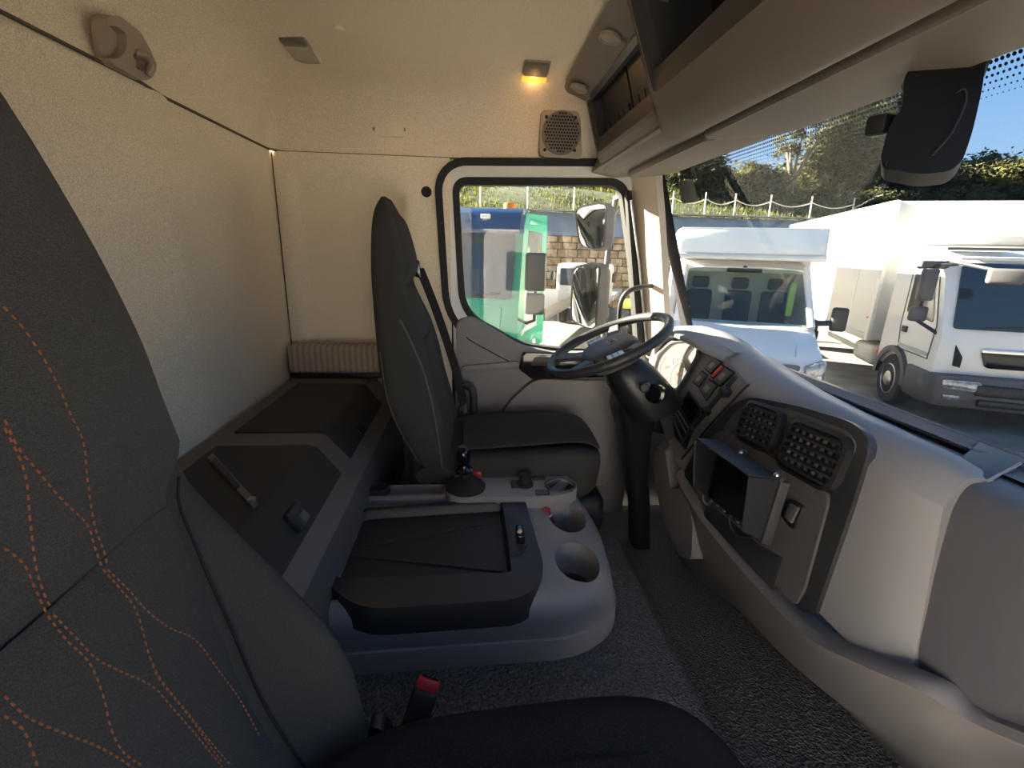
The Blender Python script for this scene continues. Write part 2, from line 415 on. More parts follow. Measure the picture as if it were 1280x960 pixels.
# plastic front strip of the roof with round plugs
g = G()
rows = []
for y in [-.1, .3, .7, 1.1, 1.45, 1.7, 1.80, 1.84, 1.865]:
    dz = -.012 * sstep(1.78, 1.865, y)
    rows.append([(.325 + .02 * sstep(1.8, 1.94, y), y, 2.926 + dz), (.34, y, 2.915 + dz), (.37, y, 2.905 + dz), (.40, y, 2.893 + dz), (.425, y, 2.888 + dz)])
g.grid(rows); g.solid(.012)
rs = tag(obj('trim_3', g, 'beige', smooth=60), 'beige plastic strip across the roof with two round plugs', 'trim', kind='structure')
for c in ((0.360,1.409,2.892), (0.360,1.783,2.884)):
    pg = G(); pg.lathe([(.030, -.003), (.030, .006), (.026, .007), (.025, .003), (.022, .004), (.001, .005)], c, (-.25, 0, -1), 28); obj('round_plug', pg, 'beige_d', rs)

# windscreen header and pillars
g = G(); loops = []
for y in [-.13, .0, .3, .7, 1.0, 1.4, 1.7, 1.85, 1.93, 2.0]:
    k = max(0, abs(y - .95) - .75) ** 2 * .35
    loops.append([(.47, y, 2.655), (.56, y, 2.64), (.66, y, 2.645), (.75 - k, y, 2.656), (.785 - k, y, 2.672), (.80 - k, y, 2.70), (.72, y, 2.74), (.5, y, 2.74)])
g.loft(loops)
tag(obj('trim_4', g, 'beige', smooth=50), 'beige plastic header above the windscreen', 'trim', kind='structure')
def pillar(name, lab, s):
    g = G(); loops = []
    for z, x0, x1 in ((2.70, .62, .722), (2.62, .645, .730), (2.5, .672, .755), (2.35, .70, .782), (2.2, .73, .807), (2.05, .755, .832), (1.95, .77, .85), (1.7, .80, .89)):
        Y = lambda v: v if s > 0 else 1.87 - v
        loops.append([(x0, Y(1.965), z), (x0 + .02, Y(1.925), z), (x1 - .03, Y(1.895), z), (x1, Y(1.905), z), (x1 + .012, Y(1.985), z), (x1 + .012, Y(2.06), z), (x0, Y(2.06), z), (x0 - .01, Y(2.0), z)])
    g.loft(loops)
    tag(obj(name, g, 'pillar', smooth=50), lab, 'trim', kind='structure')
pillar('trim_5', 'beige pillar trim between driver door and windscreen', 1)
pillar('trim_6', 'beige pillar trim on the passenger side of windscreen', -1)

# windscreen
def wsx(y, t):
    d = abs(y - .95)
    base = 1.185 - .05 * d ** 2 - .16 * sstep(.72, 1.12, d); top = .805 - .02 * d ** 2 - .05 * sstep(.8, 1.12, d)
    return base + (top - base) * t
def wsp(y, t, off=0): return V((wsx(y, t) - off * .9, y, 1.92 + (2.70 - 1.92) * t - off * .45))
win = thing('window_1', 'wide curved windscreen with dotted black edge', 'window', (1.1, .95, 1.92), kind='structure')
g = G(); g.grid([[wsp(-.13 + 2.17 * i / 40, k / 12) for k in range(13)] for i in range(41)]); obj('glass', g, 'wsglass', win, smooth=60)
g = G()
for j in range(7):
    t = .958 - j * .0115; r = .0040 * (1 - j / 8.5)
    n_ = 180
    for i in range(n_):
        y = .32 + 1.55 * (i + .5 * (j % 2)) / n_
        c = wsp(y, t, .003); e = wsp(y, t + .01, .003) - c; e.normalize(); a = V((0, 1, 0))
        g.face([c + (a * math.cos(q) + e * math.sin(q)) * r for q in [math.pi * 2 * k / 6 for k in range(6)]])
tag(obj('frit_dots', g, 'black', win, smooth=0), 'rows of small black printed dots', kind='stuff')
g = G(); g.grid([[wsp(.2 + 1.75 * i / 30, t, .003) for t in (.962, .985, 1.0)] for i in range(31)]); obj('frit_band', g, 'black', win)
g = G(); g.grid([[wsp(y, t, .003) for t in [k / 12 for k in range(13)]] for y in (1.965, 1.98, 2.03)]); obj('frit_band', g, 'black', win)
g = G(); g.slab(fillet([wsp(1.90, .90, .004), wsp(1.82, .90, .004), wsp(1.82, .80, .004), wsp(1.90, .80, .004)], .01), .001, bev=0); obj('sticker', g, 'dgrey', win)

# ------------------------------------------------------------------ driver door
door = thing('door_1', 'driver door with window, grey trim panel and black switch pod', 'door', (.3, 2.0, 1.15), kind='structure')
NY = (0, -1, 0)
glo = fillet([(-0.057,2.030,2.599), (0.604,2.030,2.619), (0.677,2.030,2.307), (0.742,2.030,1.935), (0.360,2.030,1.936), (0.210,2.030,1.960), (-0.030,2.030,2.090)], [.04, .06, .05, .02, .06, .05, .10], 8)
ch = lambda pts, y: [V((p.x, y, p.z)) for p in pts]
s1 = offset(glo, .022); s2 = offset(glo, .060); s3 = offset(glo, .088)
s2 = [V((p.x, p.y, max(p.z, 1.2))) for p in s2]
g = G(); g.ring(ch(s1, 2.0), ch(offset(glo, -.004), 2.02), .05, NY); obj('window_seal', g, 'rubber', door)
g = G(); g.ring(ch(s2, 1.985), ch(s1, 2.002), .05, NY); obj('frame', g, 'frame', door)
g = G(); g.ring(ch(s3, 1.972), ch(s2, 1.978), .05, NY); obj('door_seal', g, 'rubber', door)
g = G(); g.slab(ch(glo, 2.03), .005, NY); obj('window_glass', g, 'glass', door, smooth=0)
# door skin edge below the frame and the pillar strip next to the windscreen pillar
g = G(); g.slab([(-0.080,1.995,2.080), (-0.060,1.995,2.114), (-0.036,1.995,1.238), (-0.066,1.995,1.239)], .06, NY, bev=.003); obj('door_edge', g, 'frame', door)
g = G(); g.slab([(-0.125,1.990,2.130), (-0.089,1.990,2.131), (-0.066,1.990,1.242), (-0.118,1.990,1.243)], .06, NY, bev=.006); obj('door_seal', g, 'rubber', door)
for px0, px1, m, yy in ((784, 790, 'frame', 1.98), (792, 797, 'rubber', 1.97), (798, 801, 'steel', 1.968)):
    pass
g = G(); g.slab([(0.615,1.982,2.592), (0.637,1.982,2.593), (0.776,1.982,1.935), (0.729,1.982,1.935)], .05, NY, bev=.004); obj('pillar_seal', g, 'rubber', door)
g = G(); g.tube([(0.634,1.972,2.556), (0.692,1.972,2.309), (0.758,1.972,1.972)], .005, 8); obj('steel_strip', g, 'steel', door)
g = G(); g.slab([(-0.147,2.035,2.172), (-0.081,2.035,2.173), (-0.061,2.035,2.065), (0.035,2.035,2.018), (0.039,2.035,1.215), (-0.166,2.035,1.219)], .02, NY); obj('door_shut_panel', g, 'rubber', door)
# trim panel
pan = fillet([(-0.066,1.968,2.067), (-0.003,1.968,2.082), (0.211,1.968,1.958), (0.357,1.968,1.932), (0.732,1.968,1.934), (.72, 1.968, 1.15), (-.06, 1.968, 1.15)], [.03, .02, .05, .02, .02, .02, .02], 6)
g = G(); g.slab(pan, .05, NY, bev=.008, seg=3); tp = obj('trim_panel', g, 'doorgrey', door)
boolean(tp, [G().slab(fillet([(0.000,1.940,2.013), (0.168,1.940,1.940), (0.186,1.940,1.884), (-0.040,1.940,1.876), (-0.033,1.940,1.992)], .02), .033, NY)])
g = G(); g.slab(fillet([(-0.043,1.955,1.873), (0.201,1.955,1.895), (0.212,1.955,1.863), (-0.047,1.955,1.841)], .01), .03, NY, bev=.008, seg=3); obj('armrest_ledge', g, 'doorgrey', door)
g = G(); g.slab(fillet([(0.112,1.930,1.640), (0.172,1.930,1.731), (0.266,1.930,1.824), (0.731,1.930,1.810), (0.762,1.930,1.501), (.6, 1.93, 1.3), (.1, 1.93, 1.3)], [.03, .03, .05, .02, .02, .02, .02]), .06, NY, bev=.018, seg=3); obj('map_pocket', g, 'doorgrey', door)
g = G(); g.slab(fillet([(0.216,1.945,1.935), (0.725,1.945,1.918), (0.733,1.945,1.835), (0.258,1.945,1.820), (0.198,1.945,1.866)], .012), .05, NY, bev=.012, seg=3); sp = obj('switch_pod', g, 'gloss', door)
g = G(); g.slab(fillet([(0.263,1.935,1.917), (0.373,1.935,1.918), (0.374,1.935,1.886), (0.251,1.935,1.882)], .008), .02, (0, -1, .4), bev=.004); obj('door_latch_lever', g, 'char', sp)
g = G(); g.tube(cat([(-0.064,1.950,1.782), (-0.033,1.900,1.804), (0.001,1.885,1.791), (0.007,1.885,1.728), (0.004,1.890,1.637), (-0.006,1.930,1.510)], 5), .016, 10); obj('pull_handle', g, 'char', door)

# ================================================================== BENCH BEHIND THE SEATS
bench = thing('storage_bench', 'grey storage bench with two black lids behind the seats', 'bench', (-.54, 1.1, 1.40))
bp = [(-.729, 1.402), (-.729, 1.822), (-.715, 1.835), (-.44, 1.835), (-.415, 1.828), (-.345, 1.742), (-.325, 1.73), (-.315, 1.715), (-.30, 1.45), (-.30, 1.40)]
g = G(); g.loft([[(x, y, z) for x, z in bp] for y in (.05, 1.975)]); obj('body', g, 'bgrey', bench, smooth=30)
def lid(y0, y1, first):
    # a lid that runs over the flat top and down the slope
    t = .006
    top = fillet([(-.665, y0, 1.835 + t), (-.665, y1, 1.835 + t), (-.43, y1, 1.835 + t), (-.43, y0, 1.835 + t)], [.02, .02, 0, 0])
    g = G()
    pts = [(-.665, 1.835 + t), (-.435, 1.835 + t), (-.41, 1.829 + t), (-.352, 1.752 + t * .7)]
    g.loft([[(x, y, z) for x, z in pts] + [(-.36, y, 1.74), (-.42, y, 1.81), (-.665, y, 1.82)] for y in (y0, y0 + .004, y1 - .004, y1)])
    l = obj('lid', g, 'benchlid', bench, smooth=45)
    return l
L1 = lid(1.30, 1.80, True); L2 = lid(.60, 1.20, False)
g = G(); g.ring([(-.372, 1.46, 1.79), (-.372, 1.50, 1.79), (-.352, 1.50, 1.765), (-.352, 1.46, 1.765)], [(-.370, 1.467, 1.786), (-.370, 1.493, 1.786), (-.354, 1.493, 1.769), (-.354, 1.467, 1.769)], .006, (.78, 0, .62)); obj('latch', g, 'rubber', L1)
g = G(); g.box((-.372, .925, 1.790), (.05, .06, .02), Matrix.Rotation(math.radians(50), 3, 'Y'), .006); lt = obj('latch', g, 'char', L2)
g = G(); g.box((-.358, .915, 1.795), (.025, .03, .022), Matrix.Rotation(math.radians(50), 3, 'Y'), .005); obj('latch_button', g, 'dgrey', lt)

g = G(); g.slab(fillet([(-0.645,1.116,1.846), (-0.645,1.144,1.846), (-0.433,0.895,1.846), (-0.434,0.876,1.846)], .004), .012, (0, 0, 1), bev=.002); hr = obj('lid_handle_rail', g, 'bgrey', L2)
g = G(); g.slab(fillet([(-0.620,1.088,1.850), (-0.618,1.106,1.850), (-0.498,0.964,1.850), (-0.500,0.950,1.850)], .003), .006, (0, 0, 1)); obj('rail_slot', g, 'black', hr)
g = G(); g.lathe([(.008, 0), (.008, .006), (.004, .008), (.001, .008)], (-0.447,0.901,1.846), (0, 0, 1), 14); obj('rail_screw', g, 'steel', hr)

bc = thing('bunk_cushion', 'striped beige bunk cushion end on the bench in rear corner', 'cushion', (-.53, 1.93, 1.84))
M['stripe'] = mat('striped_cushion_cloth', (.36, .28, .22), .95, spec=.1)
n = M['stripe'].node_tree.nodes; l = M['stripe'].node_tree.links
t_ = n.new('ShaderNodeTexCoord'); w_ = n.new('ShaderNodeTexWave'); w_.bands_direction = 'X'; w_.inputs['Scale'].default_value = 14; w_.inputs['Distortion'].default_value = 1.2; w_.inputs['Detail Scale'].default_value = 6
r_ = n.new('ShaderNodeValToRGB'); r_.color_ramp.elements[0].color = (.27, .215, .175, 1); r_.color_ramp.elements[1].color = (.40, .32, .26, 1)
l.new(t_.outputs['Object'], w_.inputs['Vector']); l.new(w_.outputs['Fac'], r_.inputs[0]); l.new(r_.outputs[0], n['Principled BSDF'].inputs['Base Color'])
g = G(); g.box((-.52, 1.935, 1.912), (.42, .09, .115), None, .018, 3); obj('pad', g, 'stripe', bc)
g = G(); g.box((-.52, 1.935, 1.846), (.41, .08, .02), None, .003); obj('base_board', g, 'black', bc)

# ================================================================== SEATS
RAMP = [.66, .96]
def ramp(u): return sstep(RAMP[0], RAMP[1], u)
def seat_loop(z, xr, xf, xb, hw, y0, n=44, lean=0.0):
    """horizontal section: xr rear, xf centre of the face, xb front of the side bolsters"""
    pts = []
    mid = (xr + xb) / 2; hx = (xb - xr) / 2; e = 2 / 4.2
    for k in range(n):
        a = 2 * math.pi * k / n; c = math.cos(a); s = math.sin(a)
        y = hw * math.copysign(abs(c) ** e, c); x = mid + hx * math.copysign(abs(s) ** e, s)
        if s > 0:
            u = abs(y) / hw
            x -= (xb - xf) * (1 - ramp(u)) * min(1, s * 3)
        pts.append(V((x, y0 + y, z)))
    return pts
def interp(tab, n):
    return [tuple(p) for p in zip(*[[q.x for q in cat([(r[j], 0, 0) for r in tab], n)] for j in range(len(tab[0]))])]
def face_x(tab, z):
    for a, b in zip(tab, tab[1:]):
        if a[0] <= z <= b[0] or a[0] >= z >= b[0]:
            k = (z - a[0]) / (b[0] - a[0]); return [a[j] + (b[j] - a[j]) * k for j in range(1, 5)]
    return list(tab[-1][1:])

# passenger seat: (z, rear x, face x, bolster x, half width)
PT = interp([(1.56, -.40, -.25, -.13, .355), (1.66, -.42, -.285, -.14, .365), (1.75, -.445, -.31, -.165, .368), (1.85, -.475, -.33, -.225, .362), (1.95, -.50, -.352, -.29, .35),
             (2.05, -.515, -.366, -.345, .332), (2.15, -.525, -.372, -.362, .318), (2.25, -.53, -.376, -.368, .300), (2.37, -.54, -.39, -.386, .272), (2.50, -.555, -.41, -.41, .225), (2.60, -.57, -.44, -.445, .165), (2.66, -.56, -.48, -.49, .09)], 4)
PY = .28
ps = thing('passenger_seat', 'large dark passenger seat in foreground with orange stitched backrest', 'seat', (-.1, PY, 1.40))
g = G(); g.loft([seat_loop(*r, PY) for r in PT]); obj('backrest', g, 'seat', ps, smooth=70)
# the two stitched centre panels lie on the face between the bolsters
def back_panel(tab, y0, za, zb, frac, name, m, parent, nz=26, ny=20, lift=.006):
    g = G(); rows = []
    for i in range(nz + 1):
        z = za + (zb - za) * i / nz; xr, xf, xb, hw = face_x(tab, z); r = []
        ez = min(1, i / 1.5, (nz - i) / 1.5)
        for k in range(ny + 1):
            u = -1 + 2 * k / ny; y = u * frac(z, hw)
            x = xb - (xb - xf) * (1 - ramp(abs(y) / hw))
            rim = min(1, (1 - abs(u)) * 8) * ez
            r.append((x + lift * (2 * rim - 1) + .010 * math.cos(u * math.pi / 2) * 1.0, y0 + y, z))
        rows.append(r)
    g.grid(rows, flip=True)
    return obj(name, g, m, parent, smooth=60)
back_panel(PT, PY, 1.600, 2.0435, lambda z, hw: .258, 'back_panel', 'seatblue', ps)
back_panel(PT, PY, 2.0465, 2.60, lambda z, hw: .256 + (.93 * hw - .256) * sstep(2.05, 2.115, z), 'back_panel', 'seatblue', ps, nz=34)
# piping between panel and bolsters
for s in (-1, 1):
    pth = []
    for i in range(24):
        z = 1.60 + .475 * i / 23; xr, xf, xb, hw = face_x(PT, z); u = (.262 + .02 * sstep(2.04, 2.1, z)) / hw
        pth.append((xb - (xb - xf) * (1 - ramp(u)) + .002, PY + s * hw * u, z))
    g = G(); g.tube(pth, .0022, 6); obj('piping', g, 'rubber', ps)
# orange stitching: dashes along curves given as (y, z) on the face
def stitch(curves, tab, y0, frac_lift=.020):
    g = G()
    for c in curves:
        pp = cat([(y, z, 0) for y, z in c], 24); acc = 0; last = pp[0]; on = 0
        pts = []
        for p in pp: pts.append((p.x, p.y))
        L = [0]
        for a, b in zip(pts, pts[1:]): L.append(L[-1] + math.hypot(a[0] - b[0], a[1] - b[1]))
        step = .0084; ln = .0042; d = 0
        while d < L[-1] - ln:
            def pos(dd):
                for q in range(len(L) - 1):
                    if L[q + 1] >= dd:
                        k = (dd - L[q]) / max(1e-9, L[q + 1] - L[q]); y = pts[q][0] + (pts[q + 1][0] - pts[q][0]) * k; z = pts[q][1] + (pts[q + 1][1] - pts[q][1]) * k
                        xr, xf, xb, hw = face_x(tab, z); u = abs(y - y0) / hw; hp = .258 if z < 2.045 else .256 + (.93 * hw - .256) * sstep(2.05, 2.115, z)
                        x = xb - (xb - xf) * (1 - ramp(u)) + .006 + .010 * math.cos(min(1, abs(y - y0) / hp) * math.pi / 2)
                        return V((x, y, z))
            a, b = pos(d), pos(d + ln)
            if a is not None and b is not None:
                t = (b - a).normalized(); w = t.cross(V((1, 0, 0))).normalized() * .0010; h = V((.0012, 0, 0))
                v = [g.bm.verts.new(q) for q in (a - w, a + w, b + w, b - w, a + h, b + h)]
                for f in ((0, 4, 5, 3), (4, 1, 2, 5), (0, 1, 4), (2, 3, 5)): g.bm.faces.new([v[i] for i in f])
            d += step
    return g
SC_ = [
    [(0.4050, 2.2981), (0.4164, 2.2759), (0.4274, 2.2356), (0.4326, 2.2007), (0.4383, 2.1688), (0.4309, 2.1341), (0.4241, 2.0916), (0.4256, 2.0599), (0.4224, 2.0423)],
    [(0.3735, 2.2148), (0.3772, 2.1898), (0.3857, 2.1683), (0.4002, 2.1306), (0.4163, 2.0966), (0.4172, 2.0702), (0.4179, 2.0458)],
    [(0.3715, 2.2090), (0.3760, 2.1695), (0.3678, 2.1310), (0.3601, 2.0951), (0.3585, 2.0654), (0.3598, 2.0482)],
    [(0.3425, 2.1225), (0.3517, 2.1014), (0.3531, 2.0815), (0.3540, 2.0613), (0.3547, 2.0488)],
    [(0.4179, 2.0458), (0.4274, 2.0170), (0.4352, 1.9810), (0.4270, 1.9323), (0.4249, 1.9025), (0.4364, 1.8317), (0.4483, 1.7467)],
    [(0.4224, 2.0423), (0.4355, 2.0103), (0.4471, 1.9724), (0.4654, 1.9321), (0.4902, 1.8910), (0.5013, 1.8362), (0.5157, 1.7668), (0.5174, 1.7001)],
    [(0.4270, 1.9323), (0.4267, 1.8950), (0.4410, 1.8139), (0.4572, 1.7297)],
    [(0.3547, 2.0488), (0.3606, 2.0183), (0.3700, 1.9823), (0.3675, 1.9479), (0.3599, 1.9187), (0.3584, 1.8909), (0.3668, 1.8602)],
    [(0.3591, 2.0464), (0.3678, 2.0156), (0.3770, 1.9813), (0.3932, 1.9479), (0.4141, 1.9061), (0.4221, 1.8669), (0.4367, 1.7948), (0.4457, 1.7437)],
    [(0.3046, 2.0216), (0.3111, 1.9924), (0.3252, 1.9592), (0.3403, 1.9255), (0.3512, 1.8959), (0.3595, 1.8666)],
    [(0.2990, 2.0090), (0.3048, 1.9858), (0.3011, 1.9550)],
]
g = stitch(SC_, PT, PY); tag(obj('stitching', g, 'stitch', ps, smooth=0), 'orange dashed stitching', kind='stuff')
# cushion
def cushion(y0, x0, x1, z0, z1, hw, rise=.0):
    loops = []
    for k, (zz, sc) in enumerate(((z0, .90), (z0 + .03, .97), (z1 - .055, 1.0), (z1 - .02, .985), (z1 - .005, .94), (z1, .86))):
        lp = []
        for i in range(48):
            a = 2 * math.pi * i / 48; e = 2 / 4.0
            cx = math.copysign(abs(math.cos(a)) ** e, math.cos(a)); sy = math.copysign(abs(math.sin(a)) ** e, math.sin(a))
            x = (x0 + x1) / 2 + (x1 - x0) / 2 * cx * (sc if cx > 0 else 1); y = y0 + hw * sy * sc
            lp.append((x, y, zz + (rise * cx if k > 1 else 0) - (.035 * max(0, cx) ** 6 if k > 1 else 0)))
        loops.append(lp)
    g = G(); g.loft(loops); return g
obj('cushion', cushion(PY, -.25, .41, 1.47, 1.662, .315, .028), 'seatdark', ps, smooth=70)
g = G(); rows = []
for i in range(16):
    x = -.15 + .51 * i / 15
    rows.append([(x, PY - .20 + .40 * k / 12, 1.657 + .05 * (x - .08) + .008 * math.sin(math.pi * k / 12) - .045 * max(0, (x - .22) / .14) ** 3 * .5) for k in range(13)])
g.grid(rows); g.solid(.006); obj('cushion_panel', g, 'seatdark', ps, smooth=60)
g = G(); g.box((.02, PY, 1.44), (.5, .44, .07), None, .02); obj('seat_base', g, 'black', ps)

# seat belt buckle beside the passenger cushion
bk = thing('seat_belt_buckle', 'black seat belt buckle with red button beside the passenger cushion', 'buckle', (-0.105,0.700,1.478))
ax = (V((-0.083,0.740,1.538)) - V((-0.108,0.700,1.478))); az = ax.normalized(); ay = V((1, 0, 0)); ay = (ay - az * ay.dot(az)).normalized(); an = az.cross(ay)
Rm = Matrix((ay, an, az)).transposed(); c0 = V((-0.096,0.720,1.503))
g = G(); g.box(c0 - az * .012, (.05, .026, .075), Rm, .007, 3); obj('housing', g, 'char', bk)
g = G(); g.box(c0 + az * .034, (.044, .020, .022), Rm, .003, 2); rb = obj('release_button', g, 'red', bk)
g = G(); g.box(c0 + az * .046, (.034, .006, .002), Rm); obj('tongue_slot', g, 'rubber', rb)
g = G(); g.tube(cat([c0 - az * .04, c0 - az * .08 + V((0, -.02, 0)), V((-.06, .60, 1.48))], 6), .012, 8); obj('stalk', g, 'rubber', bk)
sk = thing('seat_side_lever', 'curved black recliner lever cover between passenger cushion and backrest', 'lever', (-0.163,0.680,1.459))
g = G(); g.slab(fillet([(-0.177,0.675,1.547), (-0.155,0.675,1.538), (-0.129,0.675,1.473), (-0.134,0.675,1.433), (-0.181,0.675,1.377), (-0.199,0.675,1.449)], .02), .03, (0, 1, 0), bev=.008); obj('cover', g, 'black', sk)
g = G(); g.tube(cat([(-0.181,0.692,1.494), (-0.165,0.692,1.463), (-0.149,0.692,1.411)], 5), .005, 8); obj('rim', g, 'dgrey', sk)

# driver seat
RAMP[:] = [.52, .86]
DT = interp([(1.60, -.15, -.06, -.03, .225), (1.70, -.19, -.075, -.05, .25), (1.80, -.245, -.10, -.07, .255), (1.90, -.28, -.125, -.095, .25), (2.0, -.295, -.145, -.115, .235), (2.10, -.303, -.168, -.145, .212),
             (2.18, -.307, -.195, -.182, .19), (2.24, -.31, -.208, -.205, .175), (2.30, -.311, -.200, -.198, .165), (2.40, -.305, -.222, -.22, .15), (2.46, -.295, -.245, -.243, .12), (2.50, -.28, -.265, -.263, .06)], 4)
DY = 1.635
ds = thing('driver_seat', 'dark cloth driver seat with integrated headrest beside the door', 'seat', (.1, DY, 1.15))
g = G(); g.loft([seat_loop(*r, DY) for r in DT]); obj('backrest', g, 'dseat', ds, smooth=70)
back_panel(DT, DY, 1.70, 2.06, lambda z, hw: .64 * hw, 'back_panel', 'dpanel', ds, lift=.004)
back_panel(DT, DY, 2.07, 2.225, lambda z, hw: .64 * hw, 'back_panel', 'dpanel', ds, nz=10, lift=.004)
back_panel(DT, DY, 2.245, 2.46, lambda z, hw: .80 * hw, 'headrest_panel', 'dseat', ds, nz=16, lift=.006)
# piping along the near side of the backrest
for zt, fx in (((1.66, 2.16), .62), ((1.62, 2.06), .15)):
    pth = []
    for i in range(30):
        z = zt[0] + (zt[1] - zt[0]) * i / 29; xr, xf, xb, hw = face_x(DT, z)
        lp = seat_loop(z, xr, xf, xb, hw, DY, 88); ne = [p for p in lp if p.y < DY - hw * .6]
        tx = xr + (xb - xr) * (fx + (.22 * math.sin(math.pi * i / 29) if fx > .5 else -.02))
        q = min(ne, key=lambda p: abs(p.x - tx) + .3 * (p.y - DY + hw)); pth.append((tx, q.y - .001, z))
    g = G(); g.tube(cat(pth[::4], 5), .0028, 6); obj('piping', g, 'dgrey', ds)
obj('cushion', cushion(DY, -.12, .46, 1.53, 1.705, .245, .018), 'dseat', ds, smooth=70)
g = G(); rows = []
for i in range(18):
    x = -.03 + .47 * i / 17
    rows.append([(x, DY - .15 + .3 * k / 14, 1.710 + .018 * (x - .2) / .26 - .05 * max(0, (x - .32) / .14) ** 3 + .010 * math.sin(math.pi * k / 14) + (.003 if k % 2 else 0)) for k in range(15)])
g.grid(rows); g.solid(.006); obj('cushion_panel', g, 'dpanel', ds, smooth=40)
g = G(); g.box((.2, DY, 1.47), (.52, .44, .14), None, .03, 3); g.box((.2, DY, 1.28), (.40, .36, .26), None, .02); obj('pedestal', g, 'black', ds)
g = G(); g.slab(fillet([(-0.176,1.385,1.672), (-0.113,1.385,1.685), (-0.055,1.385,1.664), (-0.051,1.385,1.625), (-0.178,1.385,1.627)], .02), .02, NY, bev=.006, seg=3); obj('recliner_cover', g, 'char', ds)
g = G(); g.box((0.016,1.400,1.650), (.03, .02, .02), None, .004); obj('buckle_button', g, 'red', ds)
sb = thing('seat_belt', 'black seat belt strap running down behind the driver seat', 'seat belt', (-0.049,1.860,1.631))
pth = cat([(-0.191,1.840,2.279), (-0.142,1.860,2.144), (-0.092,1.880,1.983), (-0.055,1.890,1.848), (-0.023,1.880,1.695)], 6)
g = G(); g.loft([[p + V((-.022, .001, 0)), p + V((.012, -.001, 0)), p + V((.012, .003, 0)), p + V((-.022, .004, 0))] for p in pth]); obj('strap', g, 'rubber', sb)
g = G(); g.slab(fillet([(-0.220,1.800,2.317), (-0.192,1.800,2.306), (-0.188,1.800,2.243), (-0.214,1.800,2.252)], .008), .02, NY, bev=.005); obj('guide_loop', g, 'gloss', sb)
g = G(); g.slab(fillet([(-0.059,1.860,1.712), (-0.022,1.860,1.743), (-0.013,1.860,1.631), (-0.053,1.860,1.613)], .01), .02, NY, bev=.005); obj('latch_plate', g, 'char', sb)

# ================================================================== CENTRE CONSOLE
con = thing('centre_console', 'grey plastic centre console between the two seats', 'console', (0, 1.15, 1.40))
def conloop(k, z, r=.07):
    a = [(-.37, .885 - .025 * k, z), (.26, .905 - .03 * k, z), (.385 - .03 * k, .99 - .03 * k, z), (.405 - .03 * k, 1.2, z), (.37 - .02 * k, 1.38, z), (-.36, 1.38, z)]
    return fillet(a, [.02, .09, .08, .1, .05, .02], 6)
def scale_in(lp, d): return offset(lp, -d)
g = G(); g.loft([conloop(0, 1.40), conloop(.1, 1.462), scale_in(conloop(.1, 1.466), .004), conloop(.9, 1.54), scale_in(conloop(1, 1.575), .006), scale_in(conloop(1, 1.592), .018), scale_in(conloop(1, 1.60), .04)])
body = obj('body', g, 'cgrey', con, smooth=40)
cups = []
for c, rx, ry in (((0.280,1.212,1.595), .054, .082), ((0.265,1.008,1.595), .056, .080)):
    c = V(c); cups.append((c, rx, ry))
def ell(c, rx, ry, z, n=32, tw=0): return [V((c.x + rx * math.cos(2 * math.pi * k / n), c.y + ry * math.sin(2 * math.pi * k / n), z)) for k in range(n)]
boolean(body, [G().loft([ell(c, rx, ry, 1.66), ell(c, rx * .98, ry * .98, 1.585), ell(c, rx * .8, ry * .82, 1.48)]) for c, rx, ry in cups] + [G().box((-.09, 1.08, 1.62), (.44, .36, .12))])
for c, rx, ry in cups:
    g = G(); g.loft([ell(c, rx * .985, ry * .985, 1.583), ell(c, rx * .80, ry * .82, 1.482), ell(c, rx * .3, ry * .3, 1.480)], cap=False); obj('cup_holder', g, 'dgrey', con)
# lid with tray
lz = 1.622
lidp = fillet([(-0.348,0.947,1.622), (-0.353,1.245,1.622), (0.160,1.295,1.622), (0.175,0.949,1.622), (0.122,0.855,1.622), (-0.232,0.841,1.622)], [.05, .06, .01, .05, .06, .06], 7)
lidp = [V((max(p.x, -.345), p.y, p.z)) for p in lidp]
lidp2 = offset(lidp, -.0)
g = G(); g.slab(lidp, .07, (0, 0, 1), bev=.016, seg=4); ld = obj('lid', g, 'char', con)
tray = fillet([(-0.320,0.940,1.622), (-0.326,1.236,1.622), (0.094,1.268,1.622), (0.096,0.942,1.622)], [.04, .05, .015, .015], 6)
tray = [V((max(p.x, -.325), p.y, p.z)) for p in tray]
boolean(ld, [G().loft([[V((p.x, p.y, 1.64)) for p in tray], [V((p.x, p.y, 1.615)) for p in offset(tray, -.002)], [V((p.x, p.y, 1.596)) for p in offset(tray, -.010)]])])
g = G(); g.slab([V((p.x, p.y, 1.5975)) for p in offset(tray, -.012)], .002, (0, 0, 1)); tr = obj('tray_floor', g, 'lid', ld)
tl_ = V((-0.320,1.083,1.599)); tl2 = V((-0.318,1.060,1.599))
for a, b in ((tl_, (0.074,1.197,1.599)), (tl2, (0.074,0.978,1.599))):
    g = G(); g.tube([a, b], .003, 6); obj('tray_rib', g, 'char', ld)
g = G(); g.slab(fillet([(0.092,1.200,1.625), (0.131,1.169,1.625), (0.152,1.113,1.625), (0.144,1.048,1.625), (0.122,1.009,1.625), (0.097,0.998,1.625)], .01), .006, (0, 0, 1), bev=.002); obj('lock_plate', g, 'char', ld)
g = G(); g.box(V((0.126,1.076,1.635)), (.022, .055, .030), None, .006, 3); lk = obj('lid_lock', g, 'gloss', ld)
g = G(); g.lathe([(.008, 0), (.008, .003), (.005, .004), (.001, .004)], V((0.124,1.065,1.650)), (-.2, -.3, 1), 16); obj('key_slot', g, 'chrome', lk)
